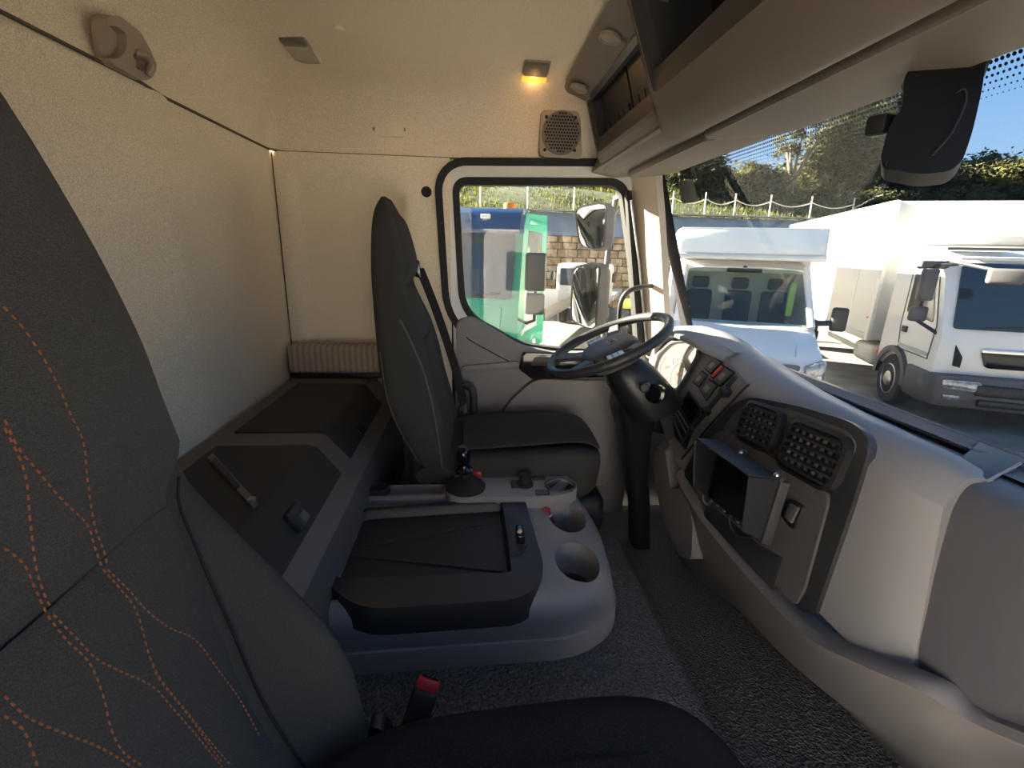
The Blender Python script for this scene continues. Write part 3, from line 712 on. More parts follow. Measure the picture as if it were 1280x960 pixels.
# shift module
sm = fillet([(-0.084,1.336,1.640), (-0.062,1.411,1.640), (0.006,1.438,1.640), (0.268,1.424,1.640), (0.339,1.375,1.640), (0.328,1.301,1.640), (0.266,1.263,1.640), (-0.056,1.266,1.640)], [.03, .03, .04, .04, .03, .03, .03, .03], 6)
g = G(); g.slab(sm, .09, (0, 0, 1), bev=.012, seg=3); shift = obj('shift_module', g, 'cgrey', con)
c = V((0.278,1.328,1.640)); boolean(shift, [G().loft([ell(c, .045, .042, 1.66), ell(c, .04, .038, 1.60)])])
g = G(); g.loft([ell(c, .050, .046, 1.638), ell(c, .050, .046, 1.645), ell(c, .045, .041, 1.646), ell(c, .042, .040, 1.63), ell(c, .038, .036, 1.603), ell(c, .01, .01, 1.602)], cap=False); obj('cup_ring', g, 'dgrey', shift)
g = G(); g.slab(fillet([(0.242,1.313,1.635), (0.294,1.387,1.635), (0.314,1.358,1.635), (0.285,1.311,1.635)], .01), .004, (0, 0, 1)); obj('cup_flap', g, 'steel', shift)
for q in ([(0.123,1.368,1.642), (0.154,1.367,1.642), (0.152,1.319,1.642), (0.122,1.315,1.642)], [(0.197,1.399,1.642), (0.239,1.397,1.642), (0.238,1.369,1.642), (0.196,1.365,1.642)], [(0.193,1.302,1.642), (0.237,1.300,1.642), (0.237,1.270,1.642), (0.193,1.267,1.642)]):
    g = G(); g.slab(fillet(q, .004), .006, (0, 0, 1), bev=.002); b_ = obj('button', g, 'char', shift)
    g = G(); g.slab(offset([V(p) for p in q], -.006), .003, (0, 0, 1)); 
    for v in g.bm.verts: v.co.z += .0015
    obj('button_face', g, 'dgrey', b_)
k0 = V((0.167,1.338,1.640)); g = G(); g.lathe([(.026, 0), (.026, .008), (.020, .010), (.020, .032), (.017, .036), (.001, .037)], k0, (0, 0, 1), 28); g.box(k0 + V((-.006, 0, .037)), (.03, .008, .008), .6, .002); obj('rotary_knob', g, 'rubber', shift)
# open tray left of the lever
g = G(); ctr = V((-.205, 1.345, 1.60)); g.box(ctr, (.26, .09, .05), None, .012, 3); ot = obj('open_tray', g, 'grey', con)
boolean(ot, [G().box(ctr + V((0, 0, .02)), (.235, .066, .05), None, .008)])
g = G(); g.lathe([(.034, 0), (.034, .012), (.026, .018), (.022, .014), (.001, .014)], V((-.285, 1.345, 1.62)), (0, 0, 1), 24); obj('round_cap', g, 'rubber', ot)

gl_ = thing('gear_lever', 'short black gear lever with round boot on the console', 'gear lever', (-0.019,1.334,1.640))
c = V((-0.019,1.329,1.640)); tp_ = V(c) + V((-.008, 0, .115))
g = G(); g.lathe([(.062, 0), (.062, .006), (.055, .012), (.040, .022), (.022, .030), (.012, .034), (.001, .034)], c, (0, 0, 1), 32); obj('boot', g, 'rubber', gl_)
g = G(); g.tube([c + V((0, 0, .02)), c + V((-.004, 0, .07))], .013, 12); obj('stick', g, 'rubber', gl_)
g = G(); g.lathe([(.014, 0), (.026, .006), (.027, .012), (.020, .020), (.017, .030), (.017, .036)], c + V((-.004, 0, .048)), (-.05, 0, 1), 24); obj('collar', g, 'gloss', gl_)
g = G(); g.lathe([(.015, 0), (.020, .008), (.0215, .025), (.021, .040), (.016, .052), (.007, .058), (.001, .059)], c + V((-.006, 0, .078)), (-.05, 0, 1), 24); kn = obj('knob', g, 'gloss', gl_)
g = G(); g.lathe([(.012, 0), (.011, .001), (.001, .0012)], c + V((-.009, 0, .1365)), (-.05, 0, 1), 20); obj('shift_pattern', g, 'dgrey', kn)

pen = thing('pen', 'red pen leaning in the far console cup holder', 'pen', (0.246,1.270,1.560))
a = V((0.223,1.247,1.607)); b = V((0.244,1.243,1.560)); d = (b - a).normalized()
g = G(); g.tube([a, a + d * .012, b], [.0075, .0085, .0085], 10); br = obj('barrel', g, 'redd', pen)
g = G(); g.tube([a + d * .020, a + d * .026], .0088, 10); obj('band', g, 'paper', pen)
g = G(); g.tube([a - d * .004, a + d * .001], .006, 10); obj('cap', g, 'red', pen)

hs = thing('coiled_hose', 'black coiled air hose lying between bench and console', 'hose', (-.27, 1.50, 1.42))
c0 = V((-0.413,1.504,1.520)); c1 = V((-0.302,1.658,1.500)); d = (c1 - c0)
pth = []
for i in range(150):
    t = i / 149; a = t * 2 * math.pi * 11; pth.append(c0 + d * t + V((math.cos(a) * .0, math.sin(a) * .030, math.cos(a) * .030)) + V((.012 * math.sin(a), 0, 0)))
g = G(); g.tube(pth, .007, 6); obj('coil', g, 'rubber', hs)
g = G(); g.lathe([(.03, 0), (.034, .004), (.034, .012), (.026, .014), (.024, .006), (.012, .006), (.011, .012), (.001, .012)], c0 + V((-.012, -.012, 0)), (-.5, -.8, .3), 24); obj('coupling', g, 'char', hs)

# ================================================================== DASHBOARD
FN = V((-1, 0, .27)).normalized()      # outward normal of the sloping dashboard face
dash = thing('dashboard', 'grey plastic truck dashboard with dark central panel and air vents', 'dashboard', (.85, 1.0, 1.15))
# main light shell: profile rows from the windscreen shelf over the top and down the face
g = G(); rows = []
for y, rz, dx in ((.575, 1.990, .035), (.61, 2.000, .012), (.66, 2.006, .003), (.75, 2.008, 0), (.9, 2.010, 0), (1.05, 2.014, 0), (1.2, 2.024, 0), (1.32, 2.042, 0), (1.40, 2.056, .0), (1.46, 2.066, .0)):
    zb = 1.66
    fx = lambda z: .70 + .27 * (z - 1.66) + dx
    prof = [(.992, 0, rz - .036), (.962, 0, rz - .027), (.91, 0, rz - .008), (.865, 0, rz), (.825 + dx * .5, 0, rz - .012), (fx(rz - .05) + .004, 0, rz - .045), (fx(1.93), 0, 1.93), (fx(1.8), 0, 1.8), (fx(zb), 0, zb - (.0 if y > .7 else 0))]
    rows.append([(p.x, y + .10 * max(0, min(1, (p.z - 1.68) / .30)) * (1 - sstep(.6, 1.1, y)), p.z) for p in cat(prof, 4)])
g.grid(rows); obj('upper_shell', g, 'lgrey', dash, smooth=60)
# end face of the shell towards the passenger
g = G(); r0 = rows[0]; g.bm.faces.new([g.bm.verts.new(p) for p in r0] + [g.bm.verts.new((1.02, .575, 1.66))]); obj('shell_end', g, 'grey', dash, smooth=0)
# hood over the instruments
g = G(); rows = []
for y, rz, d in ((1.40, 2.056, .06), (1.44, 2.063, .04), (1.48, 2.074, .018), (1.53, 2.087, .0), (1.62, 2.095, -.012), (1.72, 2.093, -.012), (1.80, 2.075, -.005), (1.86, 2.035, .01), (1.90, 1.97, .03), (1.92, 1.88, .05)):
    x0 = .742 + d
    prof = [(1.02, 0, min(rz - .05, 2.0)), (.96, 0, rz - .03), (.89, 0, rz - .004), (.83, 0, rz), (.78 + d, 0, rz - .004), (x0, 0, rz - .014), (x0 - .004, 0, rz - .024), (x0 + .004, 0, rz - .034), (x0 + .06, 0, rz - .05)]
    rows.append([(p.x, y, p.z) for p in cat(prof, 3)])
g.grid(rows); obj('instrument_hood', g, 'lgrey', dash, smooth=60)
# instrument carrier
g = G(); g.slab(fillet([(0.701,1.406,1.680), (0.707,1.548,1.699), (0.730,1.752,1.787), (0.751,1.943,1.865), (0.788,1.929,2.002), (0.809,1.773,2.078), (0.804,1.491,2.061), (0.788,1.237,2.000)], [.01, .02, .05, .05, .06, .06, .03, .02]), .05, FN, bev=.006); carrier = obj('instrument_carrier', g, 'grey', dash)
# dark end cap of the carrier and divider groove
g = G(); g.tube([(0.784,1.230,2.000), (0.748,1.312,1.869), (0.700,1.401,1.691)], .0035, 6); obj('divider_groove', g, 'rubber', dash)
# centre panel: bezel, vent fascia, lower fascia
g = G(); g.slab(fillet([(0.690,1.357,1.661), (0.725,1.342,1.790), (0.765,1.259,1.937), (0.775,1.193,1.975), (0.784,1.014,2.007), (0.788,0.865,2.024), (0.785,0.804,2.011), (0.746,0.773,1.868), (0.689,0.737,1.658), (0.685,0.762,1.642), (0.683,0.976,1.634), (0.683,1.200,1.634)], [.01, .03, .05, .03, .02, .04, .05, .05, .01, .01, 0, 0]), .02, FN, bev=.006); bez = obj('centre_bezel', g, 'char', dash)
g = G(); g.slab(fillet([(0.739,1.253,1.857), (0.758,1.226,1.926), (0.767,1.187,1.961), (0.776,1.042,1.992), (0.779,0.857,2.006), (0.775,0.824,1.989), (0.756,0.822,1.920), (0.748,0.838,1.889), (0.745,0.875,1.879), (0.741,1.204,1.864)], [.01, .03, .03, .02, .03, .02, .03, .02, .01, .01]), .012, FN, bev=.004); fas = obj('vent_fascia', g, 'dgrey', dash)
g = G(); g.slab(fillet([(0.722,1.287,1.805), (0.732,1.264,1.843), (0.738,1.221,1.865), (0.742,0.861,1.879), (0.742,0.832,1.878), (0.737,0.820,1.859), (0.689,0.777,1.683), (0.679,0.779,1.644), (0.677,0.986,1.639), (0.679,1.220,1.645), (0.687,1.284,1.675)], [.01, .01, .02, .01, .01, .01, .01, .01, 0, .01, .02]), .012, FN, bev=.003); lowf = obj('lower_fascia', g, 'dgrey', dash)
g = G(); g.slab(fillet([(0.681,1.174,1.660), (0.683,1.107,1.669), (0.688,0.929,1.685), (0.693,0.857,1.704), (0.673,0.841,1.631), (0.672,0.985,1.628), (0.671,1.162,1.623)], .006), .004, FN, bev=.001); obj('pocket_panel', g, 'char', lowf)
g = G(); g.slab(fillet([(0.708,0.909,1.777), (0.720,0.909,1.823), (0.722,0.864,1.829), (0.706,0.862,1.770)], .008), .008, FN, bev=.003); sw_ = obj('rocker_frame', g, 'black', lowf)
g = G(); g.slab(fillet([(0.705,0.897,1.786), (0.714,0.894,1.820), (0.715,0.869,1.823), (0.704,0.869,1.783)], .004), .006, FN, bev=.002); obj('rocker', g, 'dgrey', sw_)
# oval roller between the vents
g = G(); g.slab(fillet([(0.750,1.027,1.909), (0.761,1.013,1.951), (0.766,0.994,1.966), (0.760,0.986,1.947), (0.749,1.007,1.903)], .015), .006, FN, bev=.002); rl = obj('vent_roller', g, 'black', fas)

def vent(name, c, w, h, hdir, nslat, nfin):
    c = V(c); ex = V(hdir); ex = (ex - FN * ex.dot(FN)).normalized(); ey = FN.cross(ex).normalized()
    if ey.z < 0: ey = -ey
    def rr(w_, h_, r, d): return fillet([c + ex * (sx * w_ / 2) + ey * (sy * h_ / 2) + FN * d for sx, sy in ((-1, -1), (1, -1), (1, 1), (-1, 1))], r, 6)
    g = G(); g.slab(rr(w, h, .03, .004), .003, FN); v = obj(name, g, 'rubber', fas)
    g = G(); g.ring(rr(w + .012, h + .012, .036, .016), rr(w - .004, h - .004, .03, .019), .018, FN); obj('vent_rim', g, 'black', v)
    B3 = Matrix((ex, ey, FN)).transposed()
    for i in range(nfin):
        g = G(); g.box(c + ex * (w * (-.5 + (i + .5 + .25) / (nfin + .5))) + FN * .008, (.0035, h * .86, .008), B3); obj('fin', g, 'dgrey', v)
    for i in range(nslat):
        k = -.5 + (i + .7) / (nslat + .4); ww = w * (.97 if abs(k) < .33 else .84)
        g = G(); g.box(c + ey * (h * k) + FN * .016, (ww, .0045, .010), B3 @ Matrix.Rotation(.35, 3, 'X'), .001, 1); obj('slat', g, 'char', v)
    return v
vent('air_vent', (0.757,1.100,1.923), .145, .105, V((0.757,1.033,1.924)) - V((0.754,1.165,1.910)), 6, 6)
vent('air_vent', (0.759,0.907,1.931), .165, .115, V((0.759,0.851,1.931)) - V((0.757,0.952,1.923)), 6, 7)

# lower body: ledge, belly and kick panel, full width
A_ = [(0.697,1.385,1.658), (0.692,1.294,1.636), (0.687,1.169,1.619), (0.686,0.959,1.616), (0.687,0.748,1.626), (0.697,0.632,1.670), (0.717,0.537,1.710), (0.756,0.496,1.701), (0.769,0.434,1.730), (0.782,0.351,1.780)]
B_ = [(0.683,1.382,1.633), (0.676,1.282,1.615), (0.669,1.152,1.603), (0.666,0.938,1.602), (0.670,0.731,1.615), (0.680,0.615,1.661), (0.702,0.529,1.697), (0.740,0.483,1.689), (0.755,0.424,1.715), (0.768,0.341,1.764)]
C_ = [(0.730,1.456,1.507), (0.730,1.362,1.454), (0.730,1.226,1.426), (0.740,1.013,1.419), (0.750,0.844,1.429), (0.760,0.692,1.473), (0.770,0.578,1.526), (0.780,0.502,1.557), (0.780,0.425,1.597), (0.780,0.328,1.655)]
D_ = [(0.880,1.772,1.153), (0.848,1.614,1.153), (0.863,1.485,1.153), (0.932,1.320,1.153), (0.987,1.154,1.153), (1.026,0.961,1.153), (1.053,0.793,1.153), (1.072,0.687,1.153), (1.090,0.583,1.153), (1.129,0.443,1.153)]
g = G(); rows = []
cols = [cat(r, 4) for r in (A_, B_, C_, D_)]
for i in range(len(cols[0])):
    a, b, c, d = [k[i] for k in cols]
    prof = [a + V((.03, 0, .002)), a + V((.004, 0, .004)), a.lerp(b, .25) + V((-.008, 0, .004)), b + V((-.004, 0, .004)), b + V((.004, 0, -.004))] + [q for q in cat([b + V((.006, 0, -.008)), c, d], 5)][1:]
    rows.append(prof)
g.grid(rows); obj('lower_body', g, 'grey', dash, smooth=40)
# passenger dash pad
g = G(); rows = []
for y, dx in ((.64, .012), (.58, .010), (.5, .016), (.35, .035), (.2, .05), (.05, .06), (-.12, .065)):
    prof = [(1.14, 0, 1.945), (1.0, 0, 1.970), (.88 + dx, 0, 1.983), (.832 + dx, 0, 1.962), (.795 + dx, 0, 1.88), (.763 + dx, 0, 1.78), (.742 + dx, 0, 1.70), (.765 + dx, 0, 1.63)]
    rows.append([(p.x, y + (.09 * max(0, min(1, (p.z - 1.68) / .30)) if y > .5 else 0), p.z) for p in cat(prof, 4)])
g.grid(rows, flip=True); obj('passenger_pad', g, 'padgrey', dash, smooth=60)
# windscreen shelf with demister grille
g = G()
g.grid([[(wsx(y, 0) - .005, y, 1.950), (1.11, y, 1.952), (1.0, y, 1.972), (.95, y, 1.985)] for y in (-.12, .2, .5, .8, 1.2, 1.5, 1.8, 1.93)]); obj('shelf', g, 'dgrey', dash)
grl = [(1.061,1.556,1.972), (1.105,0.869,1.972), (0.950,0.769,1.984), (0.949,1.115,1.984)]
Y0, Y1 = .80, 1.62
g = G(); g.slab([(1.13, Y0, 1.9605), (1.13, Y1, 1.9605), (1.0, Y1, 1.984), (1.0, Y0, 1.984)], .003, (.2, 0, 1)); gr = obj('demister_grille', g, 'black', dash)
g = G()
for i in range(90):
    y = Y0 + (Y1 - Y0) * i / 89
    g.tube([(1.005, y, 1.986), (1.125, y - .05, 1.964)], .0026, 4, cap=False)
tag(obj('grille_bars', g, 'grey', gr), 'fine diagonal bars', kind='stuff')
g = G(); g.tube([(1.137, Y0 - .03, 1.962), (1.137, Y1, 1.962)], .006, 6); obj('grille_lip', g, 'grey', gr)
g = G(); g.slab(fillet([(0.938,0.760,1.990), (1.077,0.848,1.983), (1.051,0.750,1.983), (0.890,0.673,1.988)], .01), .018, (0, 0, 1), bev=.005, seg=3); ec = obj('grille_end_cap', g, 'char', dash)
g = G(); g.tube([(1.048,0.747,1.981), (0.893,0.673,1.985)], .003, 6); obj('cap_edge', g, 'lgrey', ec)
# side pocket at the driver end
g = G(); g.slab(fillet([(0.690,1.630,1.612), (0.690,1.548,1.499), (0.690,1.448,1.416), (0.690,1.314,1.382), (0.690,1.230,1.425), (0.690,1.252,1.540), (0.690,1.336,1.631), (0.690,1.433,1.683), (0.690,1.519,1.718)], [.02, .02, .03, .03, .01, .02, .02, .02, .02]), .16, (-1, 0, 0), bev=.012, seg=3); sp_ = obj('side_pocket', g, 'grey', dash)
boolean(sp_, [G().slab(fillet([(0.660,1.513,1.674), (0.660,1.428,1.753), (0.660,1.333,1.712), (0.660,1.286,1.650), (0.660,1.430,1.566)], [.01, .02, .01, .01, .015]), .12, (-1, 0, 0))])
g = G(); g.slab(fillet([(0.780,1.788,1.551), (0.780,1.688,1.644), (0.780,1.569,1.599), (0.780,1.499,1.524), (0.780,1.704,1.413)], .01), .004, (-1, 0, 0)); obj('pocket_back', g, 'black', sp_)
# fog of the knee area: column cover and pedal box
g = G(); loops = []
for x, y, z, hx, hy in ((.61, 1.62, 1.90, .08, .09), (.60, 1.63, 1.80, .075, .09), (.615, 1.65, 1.70, .055, .08), (.65, 1.68, 1.52, .045, .06), (.69, 1.70, 1.36, .04, .05), (.72, 1.72, 1.15, .04, .05)):
    loops.append(fillet([(x - hx, y - hy, z), (x + hx, y - hy, z), (x + hx, y + hy, z), (x - hx, y + hy, z)], .04))
g.loft(loops); obj('column_cover', g, 'black', dash, smooth=60)
g = G(); g.slab([(.93, 1.3, 1.15), (.93, 1.97, 1.15), (.88, 1.97, 1.9), (.88, 1.3, 1.9)], .04, (-1, 0, 0)); obj('footwell_bulkhead', g, 'black', dash)
g = G(); g.slab(fillet([(.72, 1.97, 1.66), (.80, 1.97, 2.0), (.80, 1.72, 2.0), (.72, 1.72, 1.66)], .01), .05, (-1, 0, .2), bev=.01); obj('knee_panel', g, 'char', dash)

# instruments
ic = thing('instrument_cluster', 'oval instrument cluster under glass behind the steering wheel', 'instruments', (0.792,1.726,1.926))
cl = fillet([(0.744,1.805,1.845), (0.770,1.846,1.940), (0.790,1.771,2.015), (0.798,1.629,2.046), (0.792,1.548,2.024), (0.772,1.569,1.947), (0.746,1.592,1.853), (0.740,1.692,1.832)], [.03, .04, .04, .04, .03, .03, .02, .03])
g = G(); g.slab(cl, .003, FN); obj('dial_plate', g, 'dialpale' if 'dialpale' in M else 'dgrey', ic)
g = G(); g.ring(offset(cl, .012), cl, .012, FN); 
for v in g.bm.verts: v.co += FN * .012
obj('dial_bezel', g, 'char', ic)
cc = V((0.766,1.702,1.925)); exx = V((0, -1, 0)); eyy = FN.cross(exx).normalized()
if eyy.z < 0: eyy = -eyy
for dx, dy, r in ((-.055, -.005, .052), (.055, -.005, .052), (0, .03, .022), (.0, -.045, .02)):
    c = cc + exx * dx + eyy * dy + FN * .003
    g = G(); g.ring(arc(c, r, 0, 2 * math.pi * 31 / 32, 31, exx, eyy), arc(c, r * .9, 0, 2 * math.pi * 31 / 32, 31, exx, eyy), .002, FN); dl = obj('dial_ring', g, 'steel', ic)
    g = G(); g.slab([c + eyy * r * .1 - exx * .002, c + exx * r * .8 + eyy * r * .3, c - eyy * r * .1 - exx * .002], .001, FN); obj('needle', g, 'red', dl)
g = G(); g.slab([p + FN * .014 for p in offset(cl, .004)], .002, FN); obj('cover_glass', g, 'dialglass', ic, smooth=0)

# switches on the carrier
def switch(q, lab, red=False):
    pts = [V(p) for p in q]; t = thing('dash_switch', lab, 'switch', sum(pts, V((0, 0, 0))) / 4, 'rocker switches beside the instruments')
    g = G(); g.slab(fillet(offset(pts, .003), .003), .006, FN, bev=.001); obj('switch_frame', g, 'rubber', t)
    g = G(); g.slab([p + FN * .004 for p in offset(pts, -.002)], .006, FN, bev=.002); r = obj('rocker', g, 'red' if red else 'dgrey', t)
    if not red:
        c = sum(pts, V((0, 0, 0))) / 4; a = (pts[1] - pts[0]); b = (pts[3] - pts[0])
        g = G(); g.slab([c + a * s * .22 + b * u * .22 + FN * .0055 for s, u in ((-1, -1), (1, -1), (1, 1), (-1, 1))], .001, FN); obj('symbol', g, 'lgrey', r)
switch([(0.780,1.483,1.986), (0.792,1.447,2.030), (0.790,1.402,2.024), (0.778,1.438,1.978)], 'grey dash switch on the far side of the red hazard switch')
switch([(0.776,1.428,1.973), (0.789,1.397,2.018), (0.788,1.379,2.014), (0.775,1.414,1.969)], 'narrow red hazard switch on the instrument carrier', True)
switch([(0.774,1.406,1.965), (0.788,1.371,2.016), (0.787,1.320,2.011), (0.772,1.359,1.958)], 'grey dash switch on the near side of the red hazard switch')
switch([(0.764,1.522,1.928), (0.776,1.494,1.972), (0.775,1.452,1.969), (0.763,1.476,1.923)], 'grey dash switch nearest the instrument cluster in lower row')
switch([(0.761,1.459,1.917), (0.773,1.434,1.960), (0.772,1.377,1.955), (0.757,1.400,1.900)], 'grey dash switch just above the radio display')
# radio
rd = thing('radio', 'dark radio with display and buttons below the dash switches', 'radio', (0.730,1.499,1.795))
g = G(); g.slab(fillet([(0.727,1.574,1.795), (0.756,1.542,1.902), (0.747,1.411,1.869), (0.708,1.404,1.725), (0.711,1.498,1.735)], .006), .012, FN, bev=.002); obj('front', g, 'black', rd)
g = G(); g.slab([(0.735,1.535,1.836), (0.751,1.521,1.893), (0.744,1.419,1.866), (0.728,1.427,1.807)], .003, FN); obj('display', g, 'gloss', rd)
for a, b in (((0.730,1.538,1.819), (0.722,1.423,1.791)), ((0.726,1.538,1.804), (0.718,1.426,1.773)), ((0.719,1.528,1.778), (0.709,1.430,1.743))):
    g = G(); g.tube([a, b], .0022, 5); obj('button_row', g, 'lgrey', rd)
# phone holder rail with clamps
ph = thing('phone_holder', 'black rail with two clamps screwed beside the dash switches', 'phone holder', (0.740,1.352,1.884))
g = G(); g.tube([(0.782,1.297,2.008), (0.709,1.439,1.736)], .008, 6); obj('rail', g, 'char', ph)
for a, s in (((0.756,1.299,1.957), .030), ((0.735,1.354,1.877), .026), ((0.716,1.393,1.800), .018)):
    g = G(); g.box(a, (s, s * .9, s * .9), Matrix.Rotation(.6, 3, 'X'), .004, 2); obj('clamp', g, 'black', ph)

# monitor with sun hood
mn = thing('monitor', 'small black monitor with sun hood mounted on the dashboard', 'monitor', (0.660,0.981,1.789))
BTL, BTR, BBR, BBL = V((0.672,1.153,1.861)), V((0.665,0.884,1.884)), V((0.640,0.874,1.741)), V((0.645,1.115,1.710))
FTL, FTR, FBR, FBL = V((0.575,1.091,1.893)), V((0.565,0.837,1.915)), V((0.560,0.823,1.799)), V((0.570,1.053,1.778))
nb = pnormal([BTL, BTR, BBR, BBL]); nb = nb if nb.x < 0 else -nb
g = G(); g.slab(fillet([BTL, BTR + V((0, -.012, 0)), BBR + V((0, -.012, -.004)), BBL], .004), .022, nb, bev=.003); obj('case', g, 'char', mn)
def wall4(a, b, c, d, t=.004):
    g = G(); n = pnormal([a, b, c, d]); g.slab([a, b, c, d], t, n, bev=.001); return g
obj('hood_top', wall4(BTL, BTR, FTR, FTL), 'char', mn)
obj('hood_side', wall4(BTR, BBR, FBR, FTR), 'char', mn)
obj('hood_side', wall4(BBL, BTL, FTL, FBL), 'char', mn)
cen = (BTL + BTR + BBR + BBL) / 4
scr = [cen + (p - cen) * .9 + nb * .002 for p in (BTL, BTR, BBR, BBL)]
g = G(); g.slab(scr, .002, nb); obj('screen', g, 'gloss', mn)
for i in range(6):
    p = BBL.lerp(BBR, (i + 1) / 7.5) + nb * .004 + V((0, 0, .003)); g = G(); g.box(p, (.003, .010, .004), None, .001); obj('button', g, 'steel', mn)
for p in (BTL.lerp(BTR, .52) + V((-.005, 0, .008)), BTR + V((0, -.006, .006))):
    g = G(); g.lathe([(.014, 0), (.014, .008), (.009, .011), (.001, .011)], p, (-.8, 0, .6), 18); tb = obj('mount_tab', g, 'char', mn)
    g = G(); g.lathe([(.006, 0), (.005, .003), (.001, .004)], p + V((-.009, 0, .007)), (-.8, 0, .6), 12); obj('screw', g, 'chrome', tb)
cb = thing('monitor_cable', 'thin black cable looping below the monitor', 'cable', (0.677,1.000,1.688))
g = G(); g.tube(cat([(0.668,1.040,1.709), (0.666,1.028,1.682), (0.672,1.003,1.667), (0.681,0.969,1.683), (0.683,0.941,1.708)], 6), .0035, 6); obj('lead', g, 'rubber', cb)
kr = thing('metal_ring', 'small grey ring hook hanging left of the monitor', 'hook', (0.675,1.167,1.680))
g = G(); g.tube(cat([(0.663,1.164,1.707), (0.656,1.154,1.683), (0.655,1.128,1.680), (0.660,1.119,1.697), (0.664,1.139,1.711)], 5), .003, 6); obj('loop', g, 'steel', kr)

# ================================================================== STEERING WHEEL
WC = V((.470, 1.585, 2.045)); WN = V((-.438, 0, .90)).normalized(); wx = V((.90, 0, .438)).normalized(); wy = V((0, 1, 0))
swl = thing('steering_wheel', 'black three-spoke truck steering wheel with grey hub', 'steering wheel', WC)
g = G(); g.tube([WC + wx * .215 * math.cos(a) + wy * .215 * math.sin(a) for a in [2 * math.pi * k / 64 for k in range(64)]], .0165, 14, closed=True); obj('rim', g, 'char', swl)
def ring3(c, rx, ry, h, n=28, e=1): return [c + wx * (rx * math.copysign(abs(math.cos(a)) ** e, math.cos(a))) + wy * (ry * math.copysign(abs(math.sin(a)) ** e, math.sin(a))) + WN * h for a in [2 * math.pi * k / n for k in range(n)]]
g = G(); g.loft([ring3(WC, .085, .095, -.070, e=.6), ring3(WC, .098, .108, -.035, e=.6), ring3(WC, .096, .106, -.014, e=.6), ring3(WC, .082, .090, -.002, e=.6), ring3(WC, .04, .05, .002, e=.7)]); hub = obj('hub', g, 'dgrey', swl, smooth=50)
for a, b in ((.35, 2), (math.pi - .35, 2), (-1.57 + .28, 3), (-1.57 - .28, 3)):
    a_ = a if b == 2 else a
for a in (1.15, -1.15, math.pi - .55, math.pi + .55):
    u = wx * math.cos(a) + wy * math.sin(a); w_ = WN.cross(u)
    g = G(); g.loft([[WC + u * r + w_ * (s * wd) + WN * (h + t) for s, t in ((-1, -.006), (1, -.006), (.8, .006), (-.8, .006))] for r, wd, h in ((.08, .034, -.020), (.12, .028, -.014), (.17, .022, -.008), (.212, .019, -.002))]); obj('spoke', g, 'dgrey', swl)
for a in (math.pi / 2 + .1, -math.pi / 2 - .1):
    u = wx * math.cos(a) + wy * math.sin(a); w_ = WN.cross(u)
    g = G(); g.loft([[WC + u * r + w_ * (s * wd) + WN * (h + t) for s, t in ((-1, -.006), (1, -.006), (.8, .006), (-.8, .006))] for r, wd, h in ((.095, .036, -.022), (.125, .036, -.018), (.150, .030, -.016))]); kp = obj('button_pod', g, 'black', swl)
    for j in (-1, 0, 1):
        g = G(); B3 = Matrix((w_, u, WN)).transposed(); g.box(WC + u * .126 + w_ * (.019 * j) + WN * -.009, (.013, .040, .006), B3, .002); obj('wheel_button', g, 'steel', kp)
# hub badge: plate with three block letters
B3 = Matrix((-wy, wx, WN)).transposed(); bc_ = WC + WN * .0035 + wx * .016
g = G(); g.slab(fillet([bc_ + wx * (sy * .019) - wy * (sx * .026) for sx, sy in ((-1, -1), (1, -1), (1, 1), (-1, 1))], .005), .006, WN, bev=.001); bd = obj('badge', g, 'lgrey', swl)
def text(name, body, size, m, parent, mw, ext=.0006):
    cu = bpy.data.curves.new(name, 'FONT'); cu.body = body; cu.size = size; cu.extrude = ext; cu.align_x = 'CENTER'; cu.align_y = 'CENTER'
    o = bpy.data.objects.new(name, cu); COL.objects.link(o); bpy.context.view_layer.update()
    me = bpy.data.meshes.new_from_object(o.evaluated_get(bpy.context.evaluated_depsgraph_get())); bpy.data.objects.remove(o)
    me.transform(mw)
    if parent is not None: me.transform(Matrix.Translation(-world_loc(parent)))
    me.materials.clear(); me.materials.append(M[m]); o = bpy.data.objects.new(name, me); COL.objects.link(o)
    if parent is not None: o.parent = parent
    return o
text('badge_lettering', 'DAF', .024, 'black', bd, Matrix.Translation(bc_ + WN * .0004) @ B3.to_4x4())
# column shroud
col_ = thing('steering_column', 'black steering column shroud with ignition lock and stalk', 'steering column', (.62, 1.59, 1.85))
ax_ = (V((.78, 1.6, 1.72)) - WC).normalized()
g = G(); loops = []
for d, r in ((.06, .045), (.085, .065), (.14, .085), (.22, .095), (.30, .10)):
    c = WC - WN * d * .85 + V((.25 * d, 0, 0)); loops.append(ring3(c, r, r * 1.15, 0, 24, .75))
g.loft(loops); obj('shroud', g, 'black', col_, smooth=60)
igc = V((0.613,1.470,1.900)); g = G(); g.lathe([(.032, -.05), (.034, 0), (.032, .012), (.022, .014), (.020, .008), (.008, .008), (.006, .012), (.001, .012)], igc, (-.55, -.8, .2), 28); obj('ignition_lock', g, 'gloss', col_)
sc_ = V((0.563,1.440,1.931)); g = G(); g.tube([V((.60, 1.54, 1.93)), sc_ + V((.02, .03, 0)), sc_], [.008, .010, .014], 14); g.lathe([(.014, 0), (.016, .003), (.016, .016), (.013, .018), (.011, .014), (.001, .014)], sc_, (-.4, -.9, .1), 20); obj('stalk', g, 'char', col_)

